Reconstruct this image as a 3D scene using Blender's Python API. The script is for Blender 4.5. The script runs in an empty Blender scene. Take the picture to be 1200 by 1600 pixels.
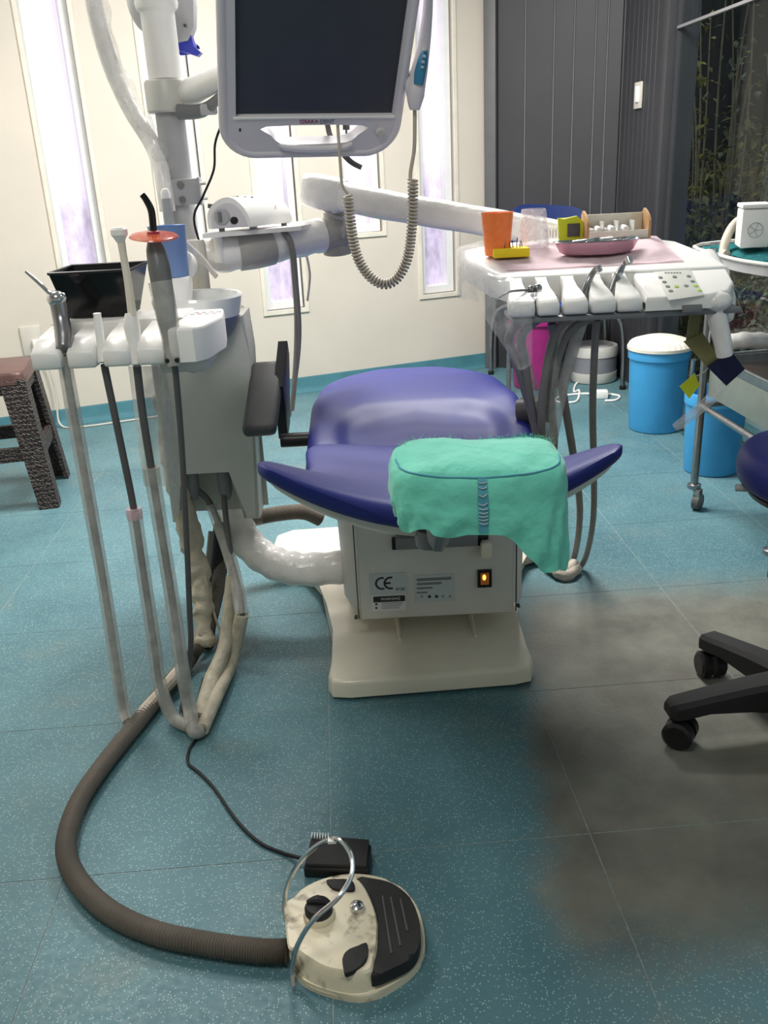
import bpy, bmesh, math, random
from mathutils import Vector, Matrix, noise
random.seed(7)
S = bpy.context.scene
COL = S.collection
# ------------------------------------------------------------------ camera
FPX = 1393.0; TH = math.radians(21.3); RO = math.radians(2.9); CAMH = 1.22
_r0 = Vector((1, 0, 0)); _u0 = Vector((0, math.sin(TH), math.cos(TH))); CF = Vector((0, math.cos(TH), -math.sin(TH)))
CR = _r0 * math.cos(RO) - _u0 * math.sin(RO); CU = _u0 * math.cos(RO) + _r0 * math.sin(RO); CC = Vector((0, 0, CAMH))
cam = bpy.data.cameras.new('camera'); camo = bpy.data.objects.new('camera', cam); COL.objects.link(camo)
cam.sensor_fit = 'VERTICAL'; cam.sensor_height = 36.0; cam.lens = 36.0 * FPX / 1600.0; cam.clip_start = 0.05
camo.matrix_world = Matrix(((CR.x, CU.x, -CF.x, CC.x), (CR.y, CU.y, -CF.y, CC.y), (CR.z, CU.z, -CF.z, CC.z), (0, 0, 0, 1)))
S.camera = camo
# ------------------------------------------------------------------ world, light, exposure
W = bpy.data.worlds.new('dusk'); S.world = W; W.use_nodes = True
W.node_tree.nodes['Background'].inputs[0].default_value = (0.50, 0.56, 0.60, 1)
W.node_tree.nodes['Background'].inputs[1].default_value = 1.0
S.view_settings.view_transform = 'Standard'; S.view_settings.look = 'None'
S.view_settings.gamma = 1.0; S.view_settings.use_curve_mapping = False
S.view_settings.exposure = 0.50
CEIL = 2.62
LIGHTS = [((0.15, 3.55), (1.2, 0.6), 76), ((-1.35, 2.9), (0.6, 0.6), 24), ((-0.5, 0.5), (0.6, 0.6), 12)]  # last entry is an unseen front fill, added near the camera
for (lx, ly), (sx, sy), pw in LIGHTS:
    L = bpy.data.lights.new('ceiling_and_fill_light', 'AREA'); L.shape = 'RECTANGLE'; L.size = sx; L.size_y = sy
    L.energy = pw; L.color = (1.0, 0.975, 0.945)
    lo = bpy.data.objects.new('ceiling_and_fill_light', L); COL.objects.link(lo); lo.location = (lx, ly, CEIL - 0.03)

# ------------------------------------------------------------------ helpers
def ray(px, py): return CF + CR * ((px - 600) / FPX) - CU * ((py - 800) / FPX)
def at(px, py, Y):
    d = ray(px, py); return CC + d * (Y / d.y)
def fl(px, py, z=0.0):
    d = ray(px, py); return CC + d * ((z - CAMH) / d.z)
def V(*a): return Vector(a)
def lerp(a, b, t): return a + (b - a) * t
def sm(a, b, x):
    t = min(1, max(0, (x - a) / (b - a))); return t * t * (3 - 2 * t)
def interp(tab, x):
    if x <= tab[0][0]: return tab[0][1]
    for (a, va), (b, vb) in zip(tab, tab[1:]):
        if x <= b: return lerp(va, vb, (x - a) / (b - a))
    return tab[-1][1]
def catmull(P, k=6, closed=False):
    P = [Vector(p) for p in P]; n = len(P); out = []
    rng = range(n) if closed else range(n - 1)
    for i in rng:
        p0 = P[(i - 1) % n] if closed else P[max(i - 1, 0)]; p1 = P[i]; p2 = P[(i + 1) % n]
        p3 = P[(i + 2) % n] if closed else P[min(i + 2, n - 1)]
        for j in range(k):
            t = j / k
            out.append(0.5 * ((2 * p1) + (p2 - p0) * t + (2 * p0 - 5 * p1 + 4 * p2 - p3) * t * t + (3 * p1 - p0 - 3 * p2 + p3) * t ** 3))
    if not closed: out.append(P[-1])
    return out
def smat(*cols): return cols

class B:
    def __init__(s): s.bm = bmesh.new()
    def verts(s, pts, M=None): return [s.bm.verts.new(M @ Vector(p) if M else Vector(p)) for p in pts]
    def box(s, c, size, M=None, bev=0.0, seg=2, rz=0.0):
        r = bmesh.ops.create_cube(s.bm, size=1.0); vs = r['verts']
        T = Matrix.Translation(Vector(c)) @ Matrix.Rotation(rz, 4, 'Z') @ Matrix.Diagonal((size[0], size[1], size[2], 1))
        if M: T = M @ T
        bmesh.ops.transform(s.bm, matrix=T, verts=vs)
        if bev > 0:
            es = list({e for v in vs for e in v.link_edges})
            bmesh.ops.bevel(s.bm, geom=es, offset=bev, segments=seg, profile=0.5, affect='EDGES')
        return s
    def loft(s, rings, cap0=True, cap1=True, closed=True, M=None):
        R = [s.verts(r, M) for r in rings]; n = len(R[0])
        for a, b in zip(R, R[1:]):
            for i in range(n if closed else n - 1):
                j = (i + 1) % n
                s.bm.faces.new((a[i], a[j], b[j], b[i]))
        if cap0: s.bm.faces.new(list(reversed(R[0])))
        if cap1: s.bm.faces.new(R[-1])
        return s
    def tube(s, pts, r, n=10, k=6, caps=True, M=None, smooth=True, flat=None):
        P = catmull(pts, k) if smooth and len(pts) > 2 else [Vector(p) for p in pts]
        m = len(P); T = []
        for i in range(m):
            d = P[min(i + 1, m - 1)] - P[max(i - 1, 0)]; T.append(d.normalized() if d.length > 1e-9 else Vector((0, 0, 1)))
        a = Vector((0, 0, 1)) if abs(T[0].z) < 0.9 else Vector((1, 0, 0))
        N = (a - T[0] * a.dot(T[0])).normalized(); rings = []
        for i in range(m):
            N = (N - T[i] * N.dot(T[i])).normalized(); Bn = T[i].cross(N)
            if callable(r): rr = r(i / (m - 1))
            elif isinstance(r, (list, tuple)): rr = interp([(j / (len(r) - 1), x) for j, x in enumerate(r)], i / (m - 1))
            else: rr = r
            fx = flat if flat else 1.0
            rings.append([P[i] + N * (rr * math.cos(q * 2 * math.pi / n)) + Bn * (rr * fx * math.sin(q * 2 * math.pi / n)) for q in range(n)])
        return s.loft(rings, caps, caps, True, M)
    def lathe(s, prof, c=(0, 0, 0), n=28, M=None, cap=True):
        rings = [[Vector(c) + Vector((r * math.cos(q * 2 * math.pi / n), r * math.sin(q * 2 * math.pi / n), z)) for q in range(n)] for r, z in prof]
        return s.loft(rings, cap and prof[0][0] > 1e-5, cap and prof[-1][0] > 1e-5, True, M)
    def cyl(s, a, b, r, n=16, r2=None):
        a = Vector(a); b = Vector(b); return s.tube([a, b], [r, r if r2 is None else r2], n, 1, True, None, False)
    def prism(s, poly, z0, z1, M=None, bev=0.0, seg=2, grow=0.0):
        P = [Vector((p[0], p[1], 0)) for p in poly]; c = sum(P, Vector()) / len(P)
        bot = s.verts([(c.x + (p.x - c.x) * (1 + grow), c.y + (p.y - c.y) * (1 + grow), z0) for p in P]); top = s.verts([(p.x, p.y, z1) for p in P])
        n = len(P); fs = []
        for i in range(n):
            j = (i + 1) % n; fs.append(s.bm.faces.new((bot[i], bot[j], top[j], top[i])))
        ft = s.bm.faces.new(top); fb = s.bm.faces.new(list(reversed(bot)))
        vs = bot + top
        if bev > 0:
            es = list(ft.edges); r = bmesh.ops.bevel(s.bm, geom=es, offset=bev, segments=seg, profile=0.5, affect='EDGES')
            vs = list(set(v for v in bot if v.is_valid) | set(v for v in r['verts']) | set(v for f in r['faces'] for v in f.verts) | set(v for v in top if v.is_valid))
        if M: bmesh.ops.transform(s.bm, matrix=M, verts=vs)
        return s
    def plate(s, poly, holes, z0, z1, M=None):
        es = []
        for lp in [poly] + holes:
            vs = s.verts([(p[0], p[1], z0) for p in lp])
            for i in range(len(vs)): es.append(s.bm.edges.new((vs[i], vs[(i + 1) % len(vs)])))
        r = bmesh.ops.triangle_fill(s.bm, edges=es, use_beauty=True)
        fs = [g for g in r['geom'] if isinstance(g, bmesh.types.BMFace)]
        e = bmesh.ops.extrude_face_region(s.bm, geom=fs)
        nv = [g for g in e['geom'] if isinstance(g, bmesh.types.BMVert)]
        bmesh.ops.translate(s.bm, verts=nv, vec=(0, 0, z1 - z0))
        if M:
            allv = list({v for e_ in es for v in e_.verts} | set(nv)); bmesh.ops.transform(s.bm, matrix=M, verts=allv)
        return s
    def grid(s, f, nu, nv, closed_u=False):
        G = [[s.bm.verts.new(f(i / nu if not closed_u else i / nu, j / nv)) for i in range(nu if closed_u else nu + 1)] for j in range(nv + 1)]
        w = len(G[0])
        for j in range(nv):
            for i in range(w if closed_u else w - 1):
                k = (i + 1) % w
                s.bm.faces.new((G[j][i], G[j][k], G[j + 1][k], G[j + 1][i]))
        return s
    def blob(s, c, r, n=16, m=10, M=None):
        prof = []
        for j in range(m + 1):
            a = -math.pi / 2 + math.pi * j / m; prof.append((max(1e-4, math.cos(a)), math.sin(a)))
        T = Matrix.Translation(Vector(c)) @ Matrix.Diagonal((r[0], r[1], r[2], 1))
        if M: T = M @ T
        return s.lathe(prof, n=n, M=T)

def origin_of(o):
    while o.parent: o = o.parent
    return o.location.copy()
def obj(name, b, mat, parent=None, loc=None, ang=35, smooth=True):
    """link one mesh object; vertices are given in world space (or in the thing's own space when the thing sits at 0)"""
    bm = b.bm if isinstance(b, B) else b
    org = origin_of(parent) if parent else (Vector(loc) if loc else Vector())
    bmesh.ops.translate(bm, verts=bm.verts, vec=-org)
    bmesh.ops.recalc_face_normals(bm, faces=bm.faces)
    me = bpy.data.meshes.new(name); bm.to_mesh(me); bm.free()
    if smooth:
        me.polygons.foreach_set('use_smooth', [True] * len(me.polygons)); me.set_sharp_from_angle(angle=math.radians(ang))
    me.materials.append(mat); o = bpy.data.objects.new(name, me); COL.objects.link(o)
    if parent: o.parent = parent
    elif loc: o.location = loc
    return o
def thing(name, label, cat, loc=(0, 0, 0), group=None):
    o = bpy.data.objects.new(name, None); COL.objects.link(o); o.location = loc; o.empty_display_size = 0.05
    o['label'] = label; o['category'] = cat
    if group: o['group'] = group
    return o
def tag(o, label, cat, group=None):
    o['label'] = label; o['category'] = cat
    if group: o['group'] = group
    return o
def struct(o): o['kind'] = 'structure'; return o
def text_mesh(name, body, size, M, mat, parent, depth=0.0004, align='CENTER'):
    cu = bpy.data.curves.new(name, 'FONT'); cu.body = body; cu.size = size; cu.extrude = depth; cu.align_x = align; cu.align_y = 'CENTER'
    to = bpy.data.objects.new('t', cu); COL.objects.link(to); bpy.context.view_layer.update()
    me = bpy.data.meshes.new_from_object(to.evaluated_get(bpy.context.evaluated_depsgraph_get()))
    bpy.data.objects.remove(to); me.transform(M); me.transform(Matrix.Translation(-origin_of(parent)))
    me.materials.clear(); me.materials.append(mat); me.name = name
    o = bpy.data.objects.new(name, me); COL.objects.link(o); o.parent = parent
    return o

# ------------------------------------------------------------------ materials
def lin(c):
    return tuple(((x / 255) / 12.92 if x / 255 <= 0.04045 else ((x / 255 + 0.055) / 1.055) ** 2.4) for x in c) + (1.0,)
def nt(name):
    m = bpy.data.materials.new(name); m.use_nodes = True; t = m.node_tree; return m, t, t.nodes['Principled BSDF'], t.nodes, t.links
def mk(name, c, rough=0.45, metal=0.0, var=0.06, scale=14.0, bump=0.0, bscale=120.0, c2=None, thr=None, coat=0.0, trans=0.0, ior=1.45, sheen=0.0, spec=0.5, emit=None, es=0.0, sub=0.0):
    """procedural principled material: two-tone noise colour + optional fine relief"""
    m, t, p, N, L = nt(name)
    tc = N.new('ShaderNodeTexCoord'); nz = N.new('ShaderNodeTexNoise'); nz.inputs['Scale'].default_value = scale; nz.inputs['Detail'].default_value = 4
    L.new(tc.outputs['Object'], nz.inputs['Vector'])
    rp = N.new('ShaderNodeValToRGB'); a = lin(c)
    b = lin(c2) if c2 else tuple(x * (1 - var) for x in a[:3]) + (1,)
    lo, hi = thr if thr else (0.35, 0.65)
    rp.color_ramp.elements[0].position = lo; rp.color_ramp.elements[1].position = hi
    rp.color_ramp.elements[0].color = b; rp.color_ramp.elements[1].color = a if c2 else tuple(min(1, x * (1 + var * 0.5)) for x in a[:3]) + (1,)
    L.new(nz.outputs['Fac'], rp.inputs[0]); L.new(rp.outputs[0], p.inputs['Base Color'])
    p.inputs['Roughness'].default_value = rough; p.inputs['Metallic'].default_value = metal; p.inputs['IOR'].default_value = ior
    p.inputs['Coat Weight'].default_value = coat; p.inputs['Transmission Weight'].default_value = trans; p.inputs['Specular IOR Level'].default_value = spec
    p.inputs['Sheen Weight'].default_value = sheen
    if sub: p.inputs['Subsurface Weight'].default_value = sub; p.inputs['Subsurface Radius'].default_value = (0.01, 0.01, 0.01)
    if emit: p.inputs['Emission Color'].default_value = lin(emit); p.inputs['Emission Strength'].default_value = es
    if bump:
        n2 = N.new('ShaderNodeTexNoise'); n2.inputs['Scale'].default_value = bscale; n2.inputs['Detail'].default_value = 3
        L.new(tc.outputs['Object'], n2.inputs['Vector']); bp = N.new('ShaderNodeBump'); bp.inputs['Strength'].default_value = bump; bp.inputs['Distance'].default_value = 0.01
        L.new(n2.outputs['Fac'], bp.inputs['Height']); L.new(bp.outputs[0], p.inputs['Normal'])
    return m
def film(name, c, alpha=0.5, rough=0.25, bump=0.3, bscale=60.0, streak=False):
    """thin clear plastic film: see-through mixed with a milky glossy skin"""
    m, t, p, N, L = nt(name)
    p.inputs['Base Color'].default_value = lin(c); p.inputs['Roughness'].default_value = rough
    tr = N.new('ShaderNodeBsdfTransparent'); mx = N.new('ShaderNodeMixShader'); out = N['Material Output']
    tc = N.new('ShaderNodeTexCoord'); nz = N.new('ShaderNodeTexNoise'); nz.inputs['Scale'].default_value = bscale; L.new(tc.outputs['Object'], nz.inputs['Vector'])
    mr = N.new('ShaderNodeMapRange'); mr.inputs[1].default_value = 0.3; mr.inputs[2].default_value = 0.7; mr.inputs[3].default_value = max(0, alpha - 0.12); mr.inputs[4].default_value = min(1, alpha + 0.12)
    L.new(nz.outputs['Fac'], mr.inputs[0]); L.new(mr.outputs[0], mx.inputs[0])
    bp = N.new('ShaderNodeBump'); bp.inputs['Strength'].default_value = bump; bp.inputs['Distance'].default_value = 0.01
    L.new(nz.outputs['Fac'], bp.inputs['Height']); L.new(bp.outputs[0], p.inputs['Normal'])
    L.new(tr.outputs[0], mx.inputs[1]); L.new(p.outputs[0], mx.inputs[2]); L.new(mx.outputs[0], out.inputs[0])
    return m

def floor_mat():
    m, t, p, N, L = nt('speckled_teal_vinyl')
    g = N.new('ShaderNodeNewGeometry'); sx = N.new('ShaderNodeSeparateXYZ'); L.new(g.outputs['Position'], sx.inputs[0])
    def math_(op, a, b=None, clamp=False):
        n = N.new('ShaderNodeMath'); n.operation = op; n.use_clamp = clamp
        for i, x in enumerate((a, b)):
            if x is None: continue
            if isinstance(x, (int, float)): n.inputs[i].default_value = x
            else: L.new(x, n.inputs[i])
        return n.outputs[0]
    def noise_(scale, det=4, rough=0.6):
        n = N.new('ShaderNodeTexNoise'); n.inputs['Scale'].default_value = scale; n.inputs['Detail'].default_value = det; n.inputs['Roughness'].default_value = rough
        L.new(g.outputs['Position'], n.inputs['Vector']); return n.outputs['Fac']
    def mrange(x, a, b, c=0.0, d=1.0):
        n = N.new('ShaderNodeMapRange'); n.interpolation_type = 'SMOOTHSTEP'
        L.new(x, n.inputs[0]); n.inputs[1].default_value = a; n.inputs[2].default_value = b; n.inputs[3].default_value = c; n.inputs[4].default_value = d; return n.outputs[0]
    big = noise_(2.2, 5); fine = noise_(70, 2)
    jit = math_('MULTIPLY', math_('SUBTRACT', noise_(7, 6, 0.7), 0.5), 0.20)
    jf = math_('MULTIPLY', math_('SUBTRACT', noise_(150, 2), 0.5), 0.16)
    # worn grey patch to the right of the chair
    X = math_('ADD', sx.outputs['X'], jit); Y = math_('ADD', sx.outputs['Y'], math_('ADD', jit, jf))
    w1 = mrange(math_('ADD', X, math_('MULTIPLY', math_('SUBTRACT', sx.outputs['Y'], 1.5), -0.12)), 0.235, 0.345)
    w2 = mrange(Y, 0.99, 1.20); w3 = mrange(Y, 2.55, 2.22)
    worn = math_('MULTIPLY', math_('MULTIPLY', w1, w2), w3)
    col = N.new('ShaderNodeValToRGB'); e = col.color_ramp.elements
    e[0].position = 0.3; e[0].color = lin((66, 104, 114)); e[1].position = 0.7; e[1].color = lin((92, 131, 139)); L.new(big, col.inputs[0])
    # scuffed duller smears
    sc = N.new('ShaderNodeMix'); sc.data_type = 'RGBA'; L.new(mrange(noise_(3.3, 6, 0.7), 0.52, 0.72, 0, 0.55), sc.inputs[0]); L.new(col.outputs[0], sc.inputs[6]); sc.inputs[7].default_value = lin((108, 122, 116))
    # light flecks
    vo = N.new('ShaderNodeTexVoronoi'); vo.inputs['Scale'].default_value = 215; L.new(g.outputs['Position'], vo.inputs['Vector'])
    cs = N.new('ShaderNodeSeparateColor'); L.new(vo.outputs['Color'], cs.inputs[0])
    fk = math_('MULTIPLY', mrange(vo.outputs['Distance'], 0.34, 0.22), math_('GREATER_THAN', cs.outputs[0], 0.45))
    fk = math_('MULTIPLY', fk, math_('SUBTRACT', 0.62, math_('MULTIPLY', worn, 0.60)))
    grey = N.new('ShaderNodeValToRGB'); ge = grey.color_ramp.elements; ge[0].position = 0.35; ge[0].color = lin((98, 96, 88)); ge[1].position = 0.68; ge[1].color = lin((130, 131, 120)); L.new(noise_(4.5, 4), grey.inputs[0])
    a = N.new('ShaderNodeMix'); a.data_type = 'RGBA'; L.new(worn, a.inputs[0]); L.new(sc.outputs[2], a.inputs[6]); L.new(grey.outputs[0], a.inputs[7])
    b = N.new('ShaderNodeMix'); b.data_type = 'RGBA'; L.new(fk, b.inputs[0]); L.new(a.outputs[2], b.inputs[6]); b.inputs[7].default_value = lin((170, 200, 196))
    L.new(b.outputs[2], p.inputs['Base Color'])
    L.new(mrange(fine, 0.3, 0.7, 0.42, 0.58), p.inputs['Roughness']); p.inputs['Specular IOR Level'].default_value = 0.45
    bp = N.new('ShaderNodeBump'); bp.inputs['Strength'].default_value = 0.12; bp.inputs['Distance'].default_value = 0.004; L.new(fine, bp.inputs['Height']); L.new(bp.outputs[0], p.inputs['Normal'])
    return m
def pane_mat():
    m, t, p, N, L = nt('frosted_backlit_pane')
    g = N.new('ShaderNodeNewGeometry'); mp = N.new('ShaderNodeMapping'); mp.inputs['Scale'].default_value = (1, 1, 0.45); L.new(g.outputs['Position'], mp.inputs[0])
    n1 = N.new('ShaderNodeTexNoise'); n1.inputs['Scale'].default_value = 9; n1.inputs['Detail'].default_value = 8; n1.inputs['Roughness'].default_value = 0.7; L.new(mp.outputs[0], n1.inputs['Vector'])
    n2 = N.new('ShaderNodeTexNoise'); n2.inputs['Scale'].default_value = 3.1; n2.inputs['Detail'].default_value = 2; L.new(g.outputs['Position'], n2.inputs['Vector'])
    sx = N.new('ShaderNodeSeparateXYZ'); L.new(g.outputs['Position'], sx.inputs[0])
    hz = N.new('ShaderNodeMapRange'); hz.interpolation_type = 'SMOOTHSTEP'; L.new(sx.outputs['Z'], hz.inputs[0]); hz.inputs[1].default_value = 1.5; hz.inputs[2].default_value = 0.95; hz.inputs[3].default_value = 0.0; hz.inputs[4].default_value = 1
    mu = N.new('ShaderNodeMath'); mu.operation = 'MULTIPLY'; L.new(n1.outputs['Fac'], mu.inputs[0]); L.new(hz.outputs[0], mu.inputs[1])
    dirt_and_falloff = N.new('ShaderNodeMapRange'); L.new(mu.outputs[0], dirt_and_falloff.inputs[0]); dirt_and_falloff.inputs[1].default_value = 0.25; dirt_and_falloff.inputs[2].default_value = 0.75; dirt_and_falloff.inputs[4].default_value = 0.9  # grime smudges, plus the window light's downward falloff painted into the colour
    mx = N.new('ShaderNodeMix'); mx.data_type = 'RGBA'; L.new(dirt_and_falloff.outputs[0], mx.inputs[0]); mx.inputs[6].default_value = lin((238, 226, 250)); mx.inputs[7].default_value = lin((104, 92, 122))
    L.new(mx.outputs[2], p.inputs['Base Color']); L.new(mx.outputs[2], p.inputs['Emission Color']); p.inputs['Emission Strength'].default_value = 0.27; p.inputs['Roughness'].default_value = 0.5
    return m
def glass_mat(name, tint=(0.9, 0.95, 0.95), refl=1.0):
    m, t, p, N, L = nt(name)
    tr = N.new('ShaderNodeBsdfTransparent'); tr.inputs[0].default_value = tint + (1,); gl = N.new('ShaderNodeBsdfGlossy'); gl.inputs['Roughness'].default_value = 0.02
    lw = N.new('ShaderNodeLayerWeight'); pw_ = N.new('ShaderNodeMath'); pw_.operation = 'POWER'; L.new(lw.outputs['Facing'], pw_.inputs[0]); pw_.inputs[1].default_value = 5.0
    fr = N.new('ShaderNodeMath'); fr.operation = 'MULTIPLY_ADD'; L.new(pw_.outputs[0], fr.inputs[0]); fr.inputs[1].default_value = 0.4; fr.inputs[2].default_value = 0.025; mx = N.new('ShaderNodeMixShader'); L.new(fr.outputs[0], mx.inputs[0]); L.new(tr.outputs[0], mx.inputs[1]); L.new(gl.outputs[0], mx.inputs[2])
    L.new(mx.outputs[0], N['Material Output'].inputs[0]); return m
def wicker_mat():
    m, t, p, N, L = nt('moulded_brown_wicker')
    tc = N.new('ShaderNodeTexCoord'); wv = N.new('ShaderNodeTexWave'); wv.wave_type = 'BANDS'; wv.bands_direction = 'Z'; wv.inputs['Scale'].default_value = 17; wv.inputs['Distortion'].default_value = 6; wv.inputs['Detail'].default_value = 1; wv.inputs['Detail Scale'].default_value = 5
    L.new(tc.outputs['Object'], wv.inputs['Vector']); rp = N.new('ShaderNodeValToRGB'); rp.color_ramp.elements[0].color = lin((36, 27, 25)); rp.color_ramp.elements[1].color = lin((74, 60, 56)); L.new(wv.outputs['Fac'], rp.inputs[0]); L.new(rp.outputs[0], p.inputs['Base Color'])
    bp = N.new('ShaderNodeBump'); bp.inputs['Strength'].default_value = 0.8; bp.inputs['Distance'].default_value = 0.006; L.new(wv.outputs['Fac'], bp.inputs['Height']); L.new(bp.outputs[0], p.inputs['Normal']); p.inputs['Roughness'].default_value = 0.5
    return m

M = {}
M['floor'] = floor_mat()
M['joint'] = mk('tile_joint', (138, 152, 150), 0.7, var=0.3, scale=90)
M['wall'] = mk('cream_paint', (213, 204, 191), 0.6, var=0.04, scale=2.5, bump=0.04, bscale=60)
M['ceil'] = mk('white_ceiling', (235, 233, 228), 0.8)
M['cove'] = mk('teal_skirting', (70, 122, 134), 0.4, var=0.1)
M['frame'] = mk('white_window_frame', (232, 232, 232), 0.4, var=0.03)
M['sill'] = mk('cream_window_edge', (226, 219, 204), 0.5, var=0.08)
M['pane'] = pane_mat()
M['darkwall'] = mk('charcoal_panel', (56, 56, 60), 0.5, var=0.07, scale=6)
M['darkgap'] = mk('panel_groove', (64, 64, 68), 0.5)
M['groove_highlight'] = mk('panel_groove_highlight', (112, 112, 116), 0.4)
M['jamb'] = mk('grey_jamb', (98, 98, 100), 0.5, var=0.05)
M['glass'] = glass_mat('window_glass', (0.82, 0.86, 0.86))
M['alu'] = mk('grey_aluminium', (70, 70, 72), 0.4, 0.3, var=0.05)
M['rail'] = mk('pale_rail', (150, 150, 150), 0.4, 0.4)
M['white'] = mk('white_plastic', (243, 241, 237), 0.35, var=0.03, scale=8)
M['offwhite'] = mk('aged_white_plastic', (205, 204, 197), 0.35, var=0.06, scale=7)
M['cream'] = mk('cream_lacquer', (226, 219, 200), 0.28, var=0.06, scale=9, coat=0.3)
M['greypl'] = mk('grey_plastic', (120, 122, 124), 0.4, var=0.06)
M['ltgrey'] = mk('light_grey_plastic', (176, 176, 178), 0.4, var=0.05)
M['dkgrey'] = mk('dark_grey_plastic', (78, 77, 78), 0.45, var=0.1)
M['black'] = mk('black_plastic', (24, 24, 26), 0.4, var=0.15)
M['blackgl'] = mk('black_gloss', (14, 14, 16), 0.15, var=0.1)
M['rubber'] = mk('black_rubber', (34, 33, 34), 0.6, var=0.12, bump=0.05)
M['navy'] = mk('navy_vinyl', (32, 40, 118), 0.50, var=0.1, scale=5, bump=0.03, bscale=300)
M['wrap'] = mk('plastic_wrapped_white', (245, 242, 238), 0.22, var=0.06, scale=18, bump=0.35, bscale=38)
M['wrapgrey'] = mk('wrapped_grey_band', (176, 172, 166), 0.3, var=0.08, bump=0.3, bscale=45)
M['bundle'] = mk('cream_wrapped_bundle', (186, 178, 158), 0.45, var=0.18, scale=20, bump=0.6, bscale=40)
M['hose'] = mk('grey_hose', (138, 134, 129), 0.5, var=0.08)
M['hosedk'] = mk('dark_grey_hose', (90, 89, 88), 0.5, var=0.08)
M['hosebg'] = mk('beige_hose', (190, 180, 165), 0.5, var=0.1)
M['corr'] = mk('corrugated_hose', (112, 104, 95), 0.5, var=0.12)
M['tape'] = mk('cream_tape', (204, 192, 176), 0.5, var=0.15, bump=0.3)
M['film'] = film('clear_sleeve', (214, 212, 204), 0.45, 0.3, 0.12, 22)
M['filmlite'] = film('clear_film', (235, 235, 235), 0.26, 0.12, 0.25, 30)
M['filmbag'] = film('milky_bag', (205, 204, 198), 0.6, 0.3, 0.3, 22)
M['filmpink'] = film('pink_film', (240, 205, 214), 0.55)
M['chrome'] = mk('chrome', (205, 205, 208), 0.14, 1.0, var=0.05)
M['steel'] = mk('worn_steel', (158, 158, 158), 0.32, 1.0, var=0.12, scale=30)
M['gunmetal'] = mk('handpiece_steel', (150, 150, 152), 0.28, 0.9, var=0.1)
M['screen'] = mk('dark_screen', (66, 68, 74), 0.35, var=0.06)
M['bezel'] = mk('lilac_white_bezel', (216, 211, 216), 0.4, var=0.02)
M['red'] = mk('red_print', (150, 40, 60), 0.5)
M['ink'] = mk('dark_print', (38, 38, 40), 0.5)
M['teal_btn'] = mk('teal_button_panel', (54, 130, 168), 0.35)
M['bluehandle'] = mk('blue_lamp_handle', (52, 62, 176), 0.35)
M['bluecup'] = mk('blue_cup_plastic', (112, 138, 188), 0.4, var=0.05)
M['bowlout'] = mk('grey_blue_bowl', (126, 128, 142), 0.3, var=0.05)
M['porcelain'] = mk('white_porcelain', (238, 238, 236), 0.15, var=0.02, coat=0.4)
M['orangefilm'] = film('orange_shield', (222, 104, 72), 0.62, 0.1, 0.0)
M['curing'] = mk('grey_translucent_sleeve', (112, 114, 114), 0.35, var=0.15, scale=10)
M['capgreen'] = mk('green_nonwoven_cap', (112, 212, 188), 0.75, var=0.10, scale=16, bump=0.18, bscale=90, sheen=0.3, sub=0.0)
M['capseam'] = mk('blue_green_seam', (84, 160, 178), 0.7, var=0.1)
M['filthcream'] = mk('dirty_cream_plastic', (228, 217, 190), 0.4, scale=30, c2=(92, 80, 62), thr=(0.26, 0.45), bump=0.05)
M['sticker'] = mk('pale_sticker', (186, 194, 196), 0.45, var=0.03)
M['stickerw'] = mk('white_sticker', (214, 214, 210), 0.45, var=0.03)
M['orangelit'] = mk('lit_orange_rocker', (128, 92, 62), 0.3, emit=(255, 130, 30), es=0.06)
M['orangehot'] = mk('glowing_neon', (255, 180, 90), 0.3, emit=(255, 150, 50), es=4.0)
M['wicker'] = wicker_mat()
M['stoolseat'] = mk('brown_moulded_seat', (92, 66, 62), 0.4, var=0.12, scale=25)
M['orange'] = film('orange_cup_plastic', (255, 138, 70), 0.92, 0.3, 0.05)
M['clear'] = film('clear_cup_plastic', (236, 230, 234), 0.28, 0.1, 0.05)
M['yellow'] = mk('yellow_foam', (246, 214, 34), 0.7, var=0.06, bump=0.2)
M['pinkpaper'] = mk('pink_bib_paper', (255, 236, 241), 0.8, var=0.06, scale=20, bump=0.15, bscale=60)
M['pinktray'] = mk('pink_kidney_steel', (214, 166, 182), 0.25, 0.55, var=0.06)
M['card'] = mk('brown_card', (186, 146, 104), 0.7, var=0.1)
M['cotton'] = mk('cotton', (244, 240, 238), 0.9, var=0.04, bump=0.3)
M['olive'] = mk('olive_card', (132, 128, 84), 0.5, var=0.1)
M['lime'] = mk('lime_tag', (196, 206, 40), 0.5, var=0.08)
M['navycard'] = mk('navy_card', (28, 32, 62), 0.35, var=0.1)
M['bucket'] = mk('sky_blue_bucket', (64, 152, 206), 0.4, var=0.06)
M['magenta'] = mk('magenta_bin', (150, 36, 110), 0.4, var=0.08)
M['drumgrey'] = mk('drum_grey_band', (128, 130, 136), 0.45, var=0.05)
M['chairblue'] = mk('blue_chair_plastic', (62, 82, 150), 0.4, var=0.06)
M['tealcloth'] = mk('teal_cloth', (36, 128, 132), 0.9, var=0.2, scale=60, bump=0.6, bscale=120)
M['cartpanel'] = mk('cart_steel_panel', (128, 137, 130), 0.4, 0.3, var=0.08)
M['cartdark'] = mk('dark_brown_tray', (66, 58, 50), 0.3, var=0.25, scale=10)
M['plug'] = mk('wall_plate', (206, 200, 190), 0.5)
M['soil'] = mk('garden_soil', (52, 44, 34), 0.95, var=0.4, scale=8, bump=0.5, bscale=20)
M['hedge'] = mk('dark_fence_panel', (34, 36, 34), 0.9, var=0.3, scale=6)
M['leaf1'] = mk('olive_leaf', (136, 142, 66), 0.6, c2=(48, 56, 26), scale=9)
M['leaf2'] = mk('yellow_leaf', (186, 172, 84), 0.6, c2=(72, 72, 30), scale=9)
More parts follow.
